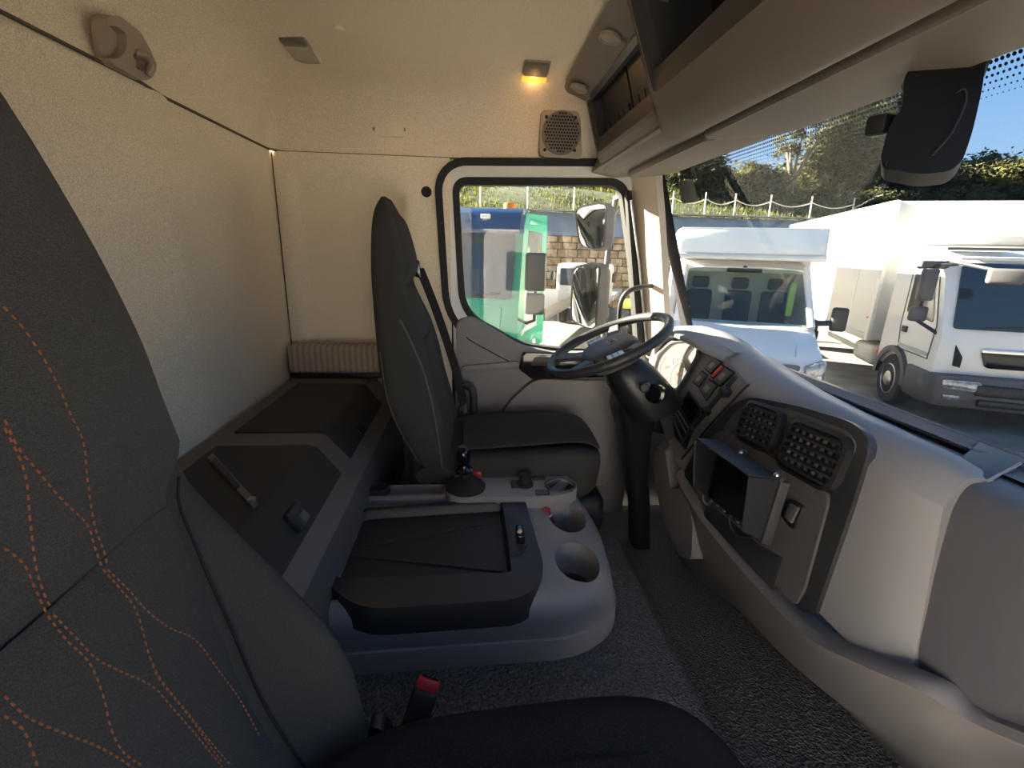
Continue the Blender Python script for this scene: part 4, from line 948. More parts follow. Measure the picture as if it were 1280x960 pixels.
# grab bar on the windscreen pillar
gb = thing('grab_bar', 'black tubular grab bar on the pillar beside the door mirrors', 'grab bar', (0.630,1.930,1.945))
g = G(); g.tube(cat([(0.747,1.940,2.224), (0.686,1.900,2.220), (0.631,1.890,2.204), (0.608,1.900,2.164), (0.611,1.920,2.083), (0.629,1.950,1.941)], 6), .0105, 10); obj('bar', g, 'char', gb)
g = G(); g.lathe([(.02, 0), (.02, .008), (.012, .012), (.001, .012)], (0.754,1.950,2.224), (-.3, -1, 0), 16); obj('bracket', g, 'char', gb)

# ================================================================== OVERHEAD
oc = thing('overhead_console', 'beige overhead console with two open dark compartments above windscreen', 'overhead console', (.55, 1.0, 2.6))
def module(y0, y1, T, Bt, lips, mi, depth):
    """fascia with an opening between y0 and y1; T, Bt are (x, z) of its top and bottom edge"""
    T = V((T[0], 0, T[1])); Bt = V((Bt[0], 0, Bt[1])); e = (Bt - T); L = e.length; e.normalize(); nrm = V((0, 1, 0)).cross(e)
    if nrm.x > 0: nrm = -nrm
    P_ = lambda y, s: T + e * s + V((0, y, 0))
    outer = fillet([P_(y1, 0), P_(y1, L), P_(y0, L), P_(y0, 0)], .012, 5)
    inner = fillet([P_(y1 - mi[0], mi[1]), P_(y1 - mi[0], L - mi[2]), P_(y0 + mi[0], L - mi[2]), P_(y0 + mi[0], mi[1])], .025, 5)
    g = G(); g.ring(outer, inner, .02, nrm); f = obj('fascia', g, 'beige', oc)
    il = fillet([P_(y1 - mi[0] - .014, mi[1] + .012), P_(y1 - mi[0] - .014, L - mi[2] - .045), P_(y0 + mi[0] + .014, L - mi[2] - .045), P_(y0 + mi[0] + .014, mi[1] + .012)], .022, 5)
    g = G(); g.ring(offset(inner, .001), [p - nrm * .012 for p in il], .02, nrm); obj('liner', g, 'char', f)
    g = G(); back = [p - nrm * depth for p in offset(inner, -.02)]
    g.loft([[p - nrm * .004 for p in offset(inner, -.003)], back], cap=False); g.face(back); obj('compartment', g, 'black', f)
    # belly below the fascia
    prof = cat([(Bt.x, 0, Bt.z)] + [(x, 0, z) for x, z in lips], 4)
    g = G(); g.loft([[(p.x, y, p.z) for p in prof] + [(prof[-1].x, y, prof[-1].z + .03), (Bt.x + .02, y, Bt.z + .02)] for y in (y0, y1)]); obj('belly', g, 'beige', oc, smooth=50)
    # end cheek
    ck = [(T.x, y1, T.z)] + [(p.x, y1, p.z) for p in prof] + [(prof[-1].x, y1, T.z)]
    g = G(); g.slab(ck, .009, (0, 1, 0), bev=.003); obj('cheek', g, 'beige', oc)
    return f, nrm, inner
f2, n2, in2 = module(1.206, 1.875, (.402, 2.885), (.462, 2.690), [(.482, 2.655), (.510, 2.634), (.535, 2.632), (.550, 2.643), (.556, 2.68)], (.012, .012, .012), .14)
f1, n1, in1 = module(.02, 1.205, (.335, 2.895), (.418, 2.690), [(.440, 2.638), (.468, 2.612), (.495, 2.609), (.514, 2.622), (.520, 2.66)], (.014, .012, .012), .16)
# lower dark sill of the near opening
# equipment inside the far compartment: card boxes and a small radio with buttons
ec = V((0, 0, 0))
for p in in2: ec += p
ec /= len(in2); ey_ = V((0, -1, 0)); ez_ = ey_.cross(n2).normalized()
if ez_.z < 0: ez_ = -ez_
B3 = Matrix((ey_, ez_, n2)).transposed()
hu = thing('roof_equipment', 'black equipment panels inside the far overhead compartment', 'equipment', ec - n2 * .06)
for dx, dz, w_, h_ in ((-.15, .045, .27, .075), (.14, .045, .27, .075), (-.15, -.035, .27, .07), (.14, -.035, .27, .07)):
    g = G(); g.box(ec + ey_ * dx + ez_ * dz - n2 * .05, (w_, h_, .02), B3, .004); pn = obj('panel', g, 'black', hu)
    if dz < 0:
        for j in range(5):
            g = G(); g.box(ec + ey_ * (dx - .10 + .05 * j) + ez_ * dz - n2 * .038, (.036, .045, .006), B3, .003); obj('button', g, 'char', pn)
# sun visors
def visor(lab, y0, y1, zo):
    v = thing('sun_visor', lab, 'sun visor', (.6, (y0 + y1) / 2, 2.61 + zo), 'sun visors above the windscreen')
    xa = .53 if zo < .01 else .565
    g = G(); g.slab(fillet([(xa, y0, 2.606 + zo), (xa, y1, 2.606 + zo), (.70, y1 + .0, 2.620 + zo), (.735, y1 - .06, 2.624 + zo), (.735, y0, 2.624 + zo)], [.02, .05, .04, .05, .02]), .022, (.05, 0, -1), bev=.009, seg=3, both=True); obj('pad', g, 'beige', v)
    g = G(); g.tube([(xa + .01, y0 + .05, 2.616 + zo), (xa + .01, y1 - .05, 2.616 + zo)], .009, 8); obj('hinge_rod', g, 'beige_d', v)
visor('beige sun visor on the near passenger half of the windscreen', .05, 1.19, .004)
visor('beige sun visor on the far driver half of the windscreen', 1.22, 1.86, .012)

# loudspeaker
spk = thing('loudspeaker', 'square beige loudspeaker grille on the headliner above the door', 'loudspeaker', (0.344,1.985,2.694))
q = fillet([(0.256,1.940,2.854), (0.400,1.940,2.855), (0.425,1.965,2.697), (0.257,1.965,2.699)], .018)
g = G(); g.slab(q, .05, (0, -1, -.13), bev=.008, seg=3); obj('housing', g, 'beige_d', spk)
sc0 = V((0.336,1.951,2.782)); g = G(); g.lathe([(.076, 0), (.074, .004), (.070, .005), (.001, .006)], sc0 + V((0, .002, 0)), (0, -1, -.12), 36); gr_ = obj('grille', g, 'beige', spk)
g = G()
for i in range(-7, 8):
    for j in range(-6, 7):
        x = (i + .5 * (j % 2)) * .0105; z = j * .0105
        if math.hypot(x, z) < .066:
            c = sc0 + V((x, -.0052 - .128 * z, z)); g.face([c + V((.0042 * math.cos(a), 0, .0042 * math.sin(a))) for a in [math.pi / 3 * k + .5 for k in range(6)]])
tag(obj('grille_holes', g, 'rubber', gr_, smooth=0), 'small dark hexagonal holes', kind='stuff')
for p in ((0.275,1.942,2.831), (0.384,1.942,2.833), (0.276,1.959,2.723), (0.391,1.959,2.725)):
    g = G(); g.lathe([(.006, 0), (.006, .003), (.003, .004), (.001, .004)], p, (0, -1, -.1), 12); obj('screw', g, 'rubber', spk)

# roof lamps
def rooflamp(lab, q, split, lit):
    c = sum([V(p) for p in q], V((0, 0, 0))) / 4
    t = thing('roof_lamp', lab, 'lamp', c, 'roof lamps')
    q = [V(p) for p in q]; dn = V((0, -.15, -1))
    g = G(); g.slab(fillet(offset(q, .004), .008), .014, dn, bev=.004); obj('base', g, 'beige_d', t)
    a, b, c_, d = q; m0, m1 = a.lerp(d, split), b.lerp(c_, split)
    g = G(); g.slab(fillet([p + V((0, -.002, -.007)) for p in (m0, m1, c_, d)], .006), .008, dn, bev=.004); obj('lens', g, 'amber' if lit else 'lampglass', t)
    g = G(); g.slab(fillet([p + V((0, -.002, -.007)) for p in (a, b, m1, m0)], .006), .008, dn, bev=.003); cv = obj('cover', g, 'beige', t)
    if lit:
        ld_ = bpy.data.lights.new('bulb', 'POINT'); ld_.energy = .035; ld_.color = (1, .55, .18); ld_.shadow_soft_size = .015
        lo = bpy.data.objects.new('bulb', ld_); COL.objects.link(lo); lo.parent = t; lo.location = (m0 + m1 + c_ + d) / 4 + V((0, -.01, -.035)) - c
rooflamp('small orange lit roof lamp near the overhead console', [(0.168,1.703,2.925), (0.245,1.704,2.925), (0.259,1.924,2.925), (0.171,1.912,2.925)], .5, True)
rooflamp('small unlit roof lamp on the headliner near the rear wall', [(-0.555,1.627,2.925), (-0.486,1.628,2.925), (-0.489,1.811,2.925), (-0.564,1.809,2.925)], .25, False)

# coat-hook handle on the rear headliner
hk = thing('grab_recess', 'beige moulded grip and coat hook on the rear headliner', 'coat hook', (-0.715,1.195,2.677))
q = [(-0.676,1.089,2.753), (-0.676,1.126,2.767), (-0.686,1.202,2.768), (-0.697,1.250,2.748), (-0.705,1.270,2.724), (-0.709,1.256,2.699), (-0.709,1.220,2.683), (-0.703,1.121,2.683), (-0.689,1.102,2.717)]
g = G(); g.slab(fillet(q, .012), .03, (1, 0, 0)); plate = obj('plate', g, 'beige_d', hk)
boolean(plate, [G().slab(fillet([(-0.672,1.091,2.736), (-0.672,1.119,2.748), (-0.678,1.153,2.747), (-0.686,1.161,2.725), (-0.692,1.142,2.699), (-0.692,1.113,2.689), (-0.680,1.097,2.716)], .01), .026, (1, 0, 0)),
                G().slab(fillet([(-0.688,1.183,2.724), (-0.690,1.212,2.728), (-0.694,1.232,2.720), (-0.698,1.220,2.701), (-0.697,1.195,2.699)], .008), .026, (1, 0, 0))])
g = G(); g.tube(cat([(-0.698,1.195,2.728), (-0.686,1.206,2.729), (-0.690,1.231,2.720), (-0.702,1.231,2.698)], 5), .008, 8); obj('hook', g, 'beige_d', hk)
g = G(); g.lathe([(.007, 0), (.007, .003), (.001, .003)], (-0.706,1.189,2.748), (1, 0, 0), 14); obj('screw_hole', g, 'rubber', hk)

# interior mirror unit
im = thing('interior_mirror', 'large black mirror unit hanging from top of the windscreen', 'mirror', (0.680,0.705,2.474))
q = [(0.638,0.748,2.612), (0.662,0.755,2.642), (0.697,0.754,2.652), (0.763,0.753,2.670), (0.754,0.734,2.599), (0.740,0.718,2.536), (0.725,0.707,2.495), (0.707,0.704,2.479), (0.662,0.707,2.473), (0.608,0.714,2.482), (0.603,0.718,2.495), (0.617,0.731,2.544), (0.636,0.736,2.567)]
g = G(); g.slab(fillet(q, [.01, .02, .01, .02, .02, .02, .02, .02, .02, .012, .012, .02, .01]), .07, V((-.68, -.72, .14)), bev=.018, seg=4); obj('housing', g, 'unit', im, smooth=50)
g = G(); g.tube(cat([(0.709,0.729,2.589), (0.721,0.729,2.594), (0.723,0.724,2.576), (0.703,0.714,2.533), (0.674,0.707,2.499)], 5), .0016, 5); obj('seam', g, 'rubber', im)
g = G(); g.tube([(0.663,0.762,2.559), (0.633,0.764,2.555)], .009, 10); g.box((0.625,0.763,2.550), (.018, .03, .03), .4, .006); obj('adjuster', g, 'black', im)
g = G(); g.slab(fillet([(0.662,0.799,2.652), (0.812,0.806,2.722), (0.812,0.785,2.650), (0.681,0.786,2.610)], .015), .05, V((-.68, -.72, .14)), bev=.01); obj('mount', g, 'unit', im)

# ================================================================== DOOR MIRRORS OUTSIDE
def mirror(lab, q, grp, thick):
    pts = [V(p) for p in q]; n = pnormal(pts)
    n = n if n.y < 0 else -n
    t = thing('door_mirror', lab, 'mirror', sum(pts, V((0, 0, 0))) / len(pts), grp)
    o_ = fillet(pts, .035, 6); deep = V((.75, .45, 0)).normalized() * thick
    c = sum(o_, V((0, 0, 0))) / len(o_)
    g = G(); g.loft([offset(o_, .006), offset(o_, .014), [p + deep * .4 for p in offset(o_, .014)], [c + (p - c) * .92 + deep * .85 for p in o_], [c + (p - c) * .75 + deep for p in o_]], cap=False)
    g.face([c + (p - c) * .75 + deep for p in o_]); obj('housing', g, 'dgrey', t, smooth=60)
    g = G(); g.slab([p + n * .003 for p in offset(o_, .004)], .006, n, bev=.002); obj('mirror_glass', g, 'mirror', t)
    g = G(); g.ring(offset(o_, .013), offset(o_, .003), .012, n); obj('rim', g, 'char', t)
    return t
def mq(pxs, yl, yr):
    return pxs
mirror('wide-angle upper driver mirror with grey housing outside door window', [(0.498,2.360,2.546), (0.620,2.300,2.569), (0.616,2.300,2.365), (0.532,2.360,2.385)], 'driver door mirrors', .10)
mirror('tall lower driver mirror outside door window', [(0.503,2.360,2.271), (0.606,2.300,2.298), (0.609,2.300,1.984), (0.510,2.360,2.019)], 'driver door mirrors', .11)
ma = thing('mirror_arm', 'grey tubular arm holding both driver mirrors', 'mirror arm', (0.732,2.400,1.932))
g = G(); g.tube([(0.701,2.420,2.615), (0.686,2.420,2.413), (0.678,2.420,2.257), (0.694,2.420,1.885)], .014, 10); obj('tube', g, 'dgrey', ma)
for a, b in (((0.702,2.420,2.608), (.70, 2.06, 2.62)), ((0.701,2.420,1.906), (.76, 2.06, 1.93))):
    g = G(); g.tube([a, b], .012, 8); obj('bracket', g, 'dgrey', ma)

# ================================================================== YARD
def LV(u, v, z): return V((.927 * u + .375 * v, -.375 * u + .927 * v, z))
UD = V((.927, -.375, 0)); VD = V((.375, .927, 0)); ZD = V((0, 0, 1)); RUV = Matrix((UD, VD, ZD)).transposed()
g = G(); g.grid([[(-60 + 12 * i, -60 + 9 * j, 0) for i in range(14)] for j in range(10)]); 
tag(obj('ground', g, 'asphalt', smooth=0), 'sunlit grey asphalt truck yard', 'ground', kind='structure')
# retaining wall of separate stones
rw = thing('retaining_wall', 'rough sandstone block retaining wall at the far edge of the yard', 'wall', (6, 20.8, 0), kind='structure')
g = G(); g.box((8, 21.05, 1.5), (60, .5, 3.0)); obj('backing', g, 'mortar', rw)
rng = random.Random(3); far = G(); zz = 0.0; row = 0
while zz < 3.0:
    h = rng.uniform(.26, .36); x = -20 + rng.uniform(0, .3)
    while x < 36:
        w_ = rng.uniform(.38, .72); pts = [(x + .02, zz + .02), (x + w_ - .02, zz + .02), (x + w_ - .02, zz + h - .015), (x + .02, zz + h - .015)]
        pts = [V((a + rng.uniform(-.015, .015), 20.78 + rng.uniform(-.05, .02), b + rng.uniform(-.015, .015))) for a, b in pts]
        if 2.2 < x < 8.2 and zz > .55:
            g = G(); g.slab(pts, .12, (0, -1, 0), bev=.025, seg=1); obj('stone', g, 'stone' if rng.random() < .6 else 'stone2', rw, smooth=0)
        else: far.slab(pts, .12, (0, -1, 0))
        x += w_
    zz += h
tag(obj('stones', far, 'stone', rw, smooth=0), kind='stuff')
# hillside behind the wall
g = G(); rows = []
for x in [-50 + 4 * i for i in range(33)]:
    rows.append([(x, 20.8, 2.9), (x, 22.4, 3.85), (x, 23.2, 4.1), (x, 25.0, 4.75 + .12 * math.sin(x * .7)), (x, 27.5, 5.55 + .2 * math.sin(x * .4)), (x, 34, 6.1), (x, 60, 6.6)])
g.grid(rows, flip=True); tag(obj('hillside', g, 'slope', smooth=60), 'grassy green hillside rising behind the retaining wall', 'hill', kind='structure')
g = G(); g.grid([[(x, 20.8, 3.015), (x, 22.5, 4.05)] for x in [-50 + 2 * i for i in range(66)]], flip=True); tag(obj('gravel_bank', g, 'road'), 'pale grey stony bank directly above the stone wall', 'bank', kind='structure')
g = G(); g.grid([[(x, 22.3, 4.12), (x, 23.2, 4.16)] for x in [-50 + 2 * i for i in range(66)]], flip=True); g.solid(-.06); tag(obj('kerb', g, 'road'), 'grey road edge strip along the top of the bank', 'kerb', kind='structure')
# grass blades on the slope
g = G(); rng = random.Random(5)
for i in range(15000):
    x = rng.uniform(-8, 26); y = rng.uniform(23.1, 28.2); z = 4.05 + (y - 23.2) * .345 - .12
    h = rng.uniform(.14, .42); w_ = rng.uniform(.03, .07); a = rng.uniform(0, 6.28); dx, dy = math.cos(a) * w_, math.sin(a) * w_; lx, ly = rng.uniform(-.1, .1), rng.uniform(-.1, .1)
    v = [g.bm.verts.new(p) for p in ((x - dx, y - dy, z), (x + dx, y + dy, z), (x + lx, y + ly, z + h))]; g.bm.faces.new(v)
tag(obj('grass', g, 'grass', smooth=0), 'tall sunlit yellow-green grass on the hillside', 'grass', kind='stuff')
# fence posts with rope
fn = thing('rope_fence', 'thin metal fence posts with slack pale ropes in front of the trees', 'fence', (13, 23.4, 4.1))
fx_ = [-2.0, .4, 2.6, 4.8, 7.2, 9.6, 11.2, 12.7, 14.5, 16.6, 18.8]
for x in fx_:
    g = G(); g.tube([(x, 23.4, 4.0), (x - .02, 23.4, 5.25)], .035, 6); obj('post', g, 'galv', fn)
for a, b in list(zip(fx_, fx_[1:]))[4:]:
    g = G(); g.tube([(a + (b - a) * k / 8, 23.37, 4.95 - .22 * math.sin(math.pi * k / 8)) for k in range(9)], .025, 5); obj('rope', g, 'rope', fn)

# trees
def tree(name, lab, cat_, base, blobs, lm, n, trunk_r=.14, leaf=.17, grp='trees on the hillside', seed=1):
    rng = random.Random(seed); base = V(base); t = thing(name, lab, cat_, base, grp)
    top = V(blobs[0][0]); 
    if trunk_r:
        g = G()
        for i, (c, r) in enumerate(blobs):
            c = V(c); fork = base.lerp(V((top.x, top.y, top.z)), .35)
            pth = [base, fork, c] if i == 0 else [fork, fork.lerp(c, .5) + V((0, 0, .2)), c]
            pp = cat(pth, 4); g.tube(pp, [trunk_r * (1 if i == 0 else .55) * (1 - .75 * k / (len(pp) - 1)) for k in range(len(pp))], 7)
        obj('trunk', g, 'bark', t)
    g = G(); tot = sum(b[1] ** 2 for b in blobs)
    for c, r in blobs:
        c = V(c); r = r * 1.22; m = int(1.5 * n * r * r / tot / 1.49); ncl = max(8, m // 24)
        for k in range(ncl):
            d = V((rng.gauss(0, 1), rng.gauss(0, 1), rng.gauss(0, 1))).normalized() * (r * rng.uniform(.35, 1.02)); d.z *= .85
            cc = c + d; cr = r * rng.uniform(.14, .30)
            for q in range(24):
                p = cc + V((rng.gauss(0, .55), rng.gauss(0, .5), rng.gauss(0, .42))) * cr
                a = V((rng.gauss(0, 1), rng.gauss(0, 1), rng.gauss(0, 1))).normalized(); b = a.orthogonal().normalized(); s = leaf * rng.uniform(.5, 1.1)
                vs_ = [g.bm.verts.new(x) for x in (p - a * s, p + b * s * .45, p + a * s, p - b * s * .45)]; g.bm.faces.new(vs_)
    tag(obj('crown', g, lm, t, smooth=0), kind='stuff')
    return t
def BL(*a): return [(V(p), r) for p, r in a]
tree('oak_tree', 'dark green oak beside the windscreen pillar', 'tree', (12.856,27.743,4.862), BL(((12.855,28.242,6.623), 1.4), ((12.308,28.062,5.817), 1.1), ((13.584,28.270,6.948), .9), ((11.851,28.411,6.907), 1.0)), 'leafA', 7000, seed=11)
tree('round_tree', 'low round olive tree between the dark oak and the tall pine', 'tree', (16.312,28.527,5.027), BL(((16.310,28.942,6.488), 1.15), ((15.365,28.915,6.099), 1.0), ((17.398,28.827,6.422), 1.1), ((16.783,29.059,7.047), .7)), 'leafB', 6000, seed=12)
tree('pine_tree', 'tall pale pine with bare forked trunk standing above the others', 'tree', (18.913,28.315,5.089), BL(((18.814,29.411,8.922), .9), ((18.198,29.824,10.186), .75), ((19.758,29.761,10.452), 1.0), ((21.271,29.832,11.173), 1.1), ((22.310,29.942,11.883), 1.0)), 'leafB', 5000, trunk_r=.17, leaf=.13, seed=13)
tree('broad_tree', 'broad sunlit olive tree right of the pine trunk', 'tree', (22.527,29.087,5.258), BL(((22.278,30.006,8.420), 1.8), ((21.055,29.837,7.445), 1.3), ((23.748,29.752,7.983), 1.7), ((23.012,30.281,9.620), 1.3)), 'leafB', 11000, seed=14)
tree('dense_tree', 'tall dark tree behind the interior mirror', 'tree', (27.559,31.831,5.468), BL(((27.013,33.578,11.455), 2.2), ((25.930,34.110,12.994), 1.6), ((28.366,32.875,9.401), 2.2), ((28.633,33.742,12.538), 1.8)), 'leafA', 11000, seed=15)
tree('shady_tree', 'dark tree with its crown just below the interior mirror', 'tree', (27.424,28.687,5.376), BL(((27.423,29.090,6.795), 1.3), ((26.199,29.082,6.387), 1.2), ((28.794,28.925,6.639), 1.2)), 'leafA', 6000, seed=16)
tree('olive_tree', 'pale olive tree right of the interior mirror', 'tree', (31.663,29.408,5.560), BL(((31.509,29.893,7.220), 1.4), ((32.674,29.978,7.884), 1.2), ((30.395,29.886,6.850), 1.1)), 'leafB', 6500, seed=17)
tree('yellow_tree', 'yellow-green tree at the right edge of the windscreen', 'tree', (32.058,27.243,5.407), BL(((31.915,27.695,6.955), 1.4), ((33.570,27.599,7.132), 1.4), ((30.970,27.617,6.385), 1.0)), 'leafC', 6500, seed=18)
tree('dark_tree', 'dark tree seen through the top left of the door window', 'tree', (0.537,34.434,6.224), BL(((0.535,34.774,7.424), 1.3), ((-1.086,34.906,7.385), 1.3), ((2.697,34.554,7.320), 1.1)), 'leafA', 4000, seed=19)
tree('leafy_tree', 'tree seen above the grass in the middle of the door window', 'tree', (5.941,33.993,6.355), BL(((5.399,34.378,7.542), 1.3), ((7.291,34.120,7.222), 1.1), ((9.183,33.921,7.111), 1.2), ((11.344,33.745,7.163), 1.3)), 'leafB', 5000, seed=20)
for i, (px, lab) in enumerate((((11.410,27.327,4.786), 'low shrub at the foot of the dark oak'), ((13.872,27.114,4.802), 'low shrub at the foot of the round olive tree'), ((16.780,26.889,4.916), 'low shrub just left of the pine trunk'), ((19.242,26.689,4.975), 'low shrub right of the pine trunk'), ((21.703,26.488,5.034), 'low shrub under the broad sunlit tree'), ((24.389,26.269,5.099), 'low shrub under the interior mirror'), ((27.298,26.032,5.169), 'low shrub under the pale olive tree'), ((29.983,25.813,5.234), 'low shrub under the yellow-green tree'))):
    b = V(px); b.z -= .5
    tree('shrub', lab, 'shrub', b, BL((b + V((0, 0, .7)), 1.0), (b + V((1.0, 0, .6)), .9), (b + V((-.9, .2, .5)), .8)), 'leafA' if i % 2 else 'leafB', 3200, trunk_r=0, leaf=.13, grp='shrubs along the fence', seed=30 + i)

for i, (px, lab) in enumerate((((16.159,34.054,6.076), 'dark hedge tree behind the round olive tree'), ((21.174,33.645,6.197), 'dark hedge tree behind the pine trunk'), ((26.410,34.291,6.425), 'dark hedge tree behind the broad sunlit tree'), ((31.578,33.869,6.549), 'dark hedge tree behind the interior mirror foot'), ((36.458,33.471,6.667), 'dark hedge tree behind the pale olive tree'))):
    b = V(px); b.z = 6.0
    tree('hedge_tree', lab, 'tree', b, BL((b + V((0, 0, .9)), 1.5), (b + V((1.8, 0, .8)), 1.4), (b + V((-1.8, 0, .8)), 1.4)), 'leafA', 6000, trunk_r=0, leaf=.18, grp='hedge behind the trees', seed=50 + i)

# ------------------------------------------------------------------ vehicles
def wheel(parent, c, axis, r, w_):
    c = V(c); axis = V(axis).normalized()
    g = G(); g.lathe([(r * .62, -w_ / 2), (r * .93, -w_ / 2), (r, -w_ / 2 + .03), (r, w_ / 2 - .03), (r * .93, w_ / 2), (r * .62, w_ / 2)], c, axis, 32); ty = obj('tyre', g, 'tyre', parent)
    g = G(); g.lathe([(r * .62, w_ / 2 - .005), (r * .58, w_ / 2 + .012), (r * .54, w_ / 2 - .03), (r * .32, w_ / 2 - .05), (r * .30, w_ / 2 + .01), (r * .22, w_ / 2 + .03), (.001, w_ / 2 + .035)], c, axis, 28); rm = obj('rim', g, 'steel', parent)
    for k in range(8):
        a = V((0, 0, 1)); b = axis.cross(a).normalized(); q = c + (a * math.cos(k * .785) + b * math.sin(k * .785)) * r * .42 + axis * (w_ / 2 - .035)
        g = G(); g.lathe([(r * .06, 0), (r * .05, .012), (.001, .012)], q, axis, 10); obj('rim_hole', g, 'rubber', rm)
def prism(u0, u1, prof, vz=True):
    """profile given as (v, z), extruded across u"""
    g = G(); g.loft([[LV(u, v, z) for v, z in prof] for u in (u0, u1)]); return g
def panel(q, t, n, bev=.0): g = G(); g.slab(q, t, n, bev=bev); return g
def bxl(u, v, z, su, sv, sz, bev=.02, seg=2): g = G(); g.box(LV(u, v, z), (su, sv, sz), RUV, bev, seg); return g
FV = -VD   # towards us

# white box truck (right)
tk = thing('box_truck', 'large white box truck with roof fairing parked at the right', 'truck', LV(5.0, 9.5, 0))
obj('box_body', bxl(5.02, 14.2, 2.12, 2.5, 7.7, 2.44, .01), 'boxwhite', tk)
for u, v in ((3.775, 10.36), (6.27, 10.36)):
    obj('corner_post', bxl(u, v, 2.12, .06, .14, 2.46, .015), 'white', tk)
obj('top_rail', bxl(3.775, 14.2, 3.33, .05, 7.6, .06, .01), 'white', tk)
obj('bottom_rail', bxl(3.775, 14.2, .95, .06, 7.6, .12, .01), 'galv', tk)
for v in (11.4, 12.8, 14.2, 15.6):
    obj('panel_joint', bxl(3.768, v, 2.12, .012, .02, 2.3, 0), 'blue', tk)
# cab: profile in (v, z), front at v 8.1
cabp = [(8.22, .62), (8.16, .95), (8.14, 1.30), (8.18, 1.42), (8.52, 2.36), (8.66, 2.50), (9.0, 2.56), (9.95, 2.58), (9.98, 1.2), (9.98, .62)]
g = prism(3.86, 6.06, cabp); cabo = obj('cab', g, 'white', tk, smooth=30)
for bv in (): pass
wsq = [LV(3.98, 8.175, 1.44), LV(5.94, 8.175, 1.44), LV(5.90, 8.50, 2.33), LV(4.04, 8.50, 2.33)]
g = G(); g.slab(fillet(wsq, .06), .03, FV + V((0, 0, .35)), bev=.005)
for v in g.bm.verts: v.co += (FV + V((0, 0, .3))) * .022
wso = obj('windscreen', g, 'tglass', tk)
for a, b in ((4.3, 5.0), (5.1, 5.8)):
    g = G(); g.tube([LV(a, 8.12, 1.47), LV(b, 8.15, 1.52)], .012, 6); obj('wiper', g, 'black', tk)
obj('sun_visor_sill', bxl(4.95, 8.50, 2.40, 1.9, .05, .05, .015), 'white', tk)
# grille with lettering plate
obj('grille_panel', panel(fillet([LV(4.35, 8.12, 1.16), LV(5.75, 8.12, 1.16), LV(5.70, 8.125, .92), LV(4.45, 8.125, .92)], .05), .03, FV, .01), 'gloss', tk)
obj('grille_chrome', panel([LV(4.35, 8.10, 1.19), LV(5.75, 8.10, 1.19), LV(5.75, 8.10, 1.14), LV(4.35, 8.10, 1.14)], .03, FV, .008), 'chrome', tk)
text('lettering', 'MAN', .17, 'chrome', tk, Matrix.Translation(LV(5.05, 8.085, 1.02)) @ Matrix((UD, ZD, -VD)).transposed().to_4x4(), .008)
obj('side_intake', panel([LV(4.05, 8.13, 1.22), LV(4.16, 8.12, 1.05), LV(4.16, 8.12, .90), LV(4.08, 8.13, .92)], .02, FV, .004), 'rubber', tk)
# bumper and lamps
bmp = fillet([LV(3.80, 8.30, .80), LV(3.90, 8.06, .80), LV(5.0, 7.99, .80), LV(6.02, 8.06, .80), LV(6.12, 8.30, .80), LV(6.12, 8.75, .80), LV(3.80, 8.75, .80)], [.1, .1, 0, .1, .1, 0, 0])
g = G(); g.loft([[p + V((0, 0, -.46)) for p in offset(bmp, -.03)], [p + V((0, 0, -.42)) for p in bmp], [p + V((0, 0, -.02)) for p in bmp], offset(bmp, -.02)]); obj('bumper', g, 'dgrey', tk, smooth=45)
obj('bumper_slot', bxl(5.0, 8.0, .62, 1.3, .06, .16, .02), 'black', tk)
obj('bumper_slot', bxl(5.0, 8.0, .44, 1.2, .06, .10, .02), 'black', tk)
for u in (4.17, 5.83):
    obj('headlamp', panel(fillet([LV(u - .22, 8.01, .74), LV(u + .22, 7.985, .74), LV(u + .22, 7.985, .60), LV(u - .20, 8.01, .62)], .03), .04, FV, .01), 'lamp', tk)
    obj('fog_lamp', panel(fillet([LV(u - .18, 8.01, .52), LV(u + .02, 8.0, .52), LV(u + .02, 8.0, .46), LV(u - .16, 8.01, .46)], .015), .04, FV, .006), 'lamp', tk)
# side: door, window, handle, arch, step
SN = -UD
def sidep(vz, t=.012, u=3.86, bev=.004): return panel([LV(u - .004, v, z) for v, z in vz], t, SN, bev)
g = G(); g.ring(*[[LV(3.852, v, z) for v, z in lp] for lp in ([(8.35, .95), (9.30, .95), (9.40, 1.3), (9.40, 2.42), (8.68, 2.42), (8.32, 1.45)], [(8.37, .965), (9.285, .965), (9.385, 1.3), (9.385, 2.405), (8.69, 2.405), (8.335, 1.45)])], .01, SN); obj('door_gap', g, 'dgrey', tk)
g = G(); g.slab(fillet([LV(3.852, v, z) for v, z in ((8.44, 1.48), (9.30, 1.55), (9.30, 2.30), (8.76, 2.30))], .06), .02, SN, bev=.004); obj('side_window', g, 'sglass', tk)
obj('door_handle', bxl(3.85, 9.22, 1.28, .03, .16, .10, .01), 'black', tk)
obj('door_strake', bxl(3.855, 8.85, 1.02, .02, .95, .05, .008), 'galv', tk)
wheel(tk, LV(3.96, 9.32, .42), SN, .42, .26); wheel(tk, LV(5.96, 9.32, .42), UD, .42, .26); wheel(tk, LV(3.95, 14.6, .42), SN, .42, .26)
g = G()
ar = [(9.32 + .58 * math.cos(a), .42 + .56 * math.sin(a)) for a in [math.pi * k / 14 for k in range(15)]]
ar2 = [(9.32 + .47 * math.cos(a), .42 + .47 * math.sin(a)) for a in [math.pi * k / 14 for k in range(15)]]
loop = ar + ar2[::-1]
g.loft([[LV(3.80, v, z) for v, z in ar2], [LV(3.80, v, z) for v, z in ar], [LV(4.1, v, z) for v, z in ar], [LV(4.1, v, z) for v, z in ar2]], cap=False, closed=False); obj('wheel_arch', g, 'dgrey', tk, smooth=50)
obj('step', bxl(3.92, 8.62, .50, .22, .40, .18, .03), 'galv', tk)
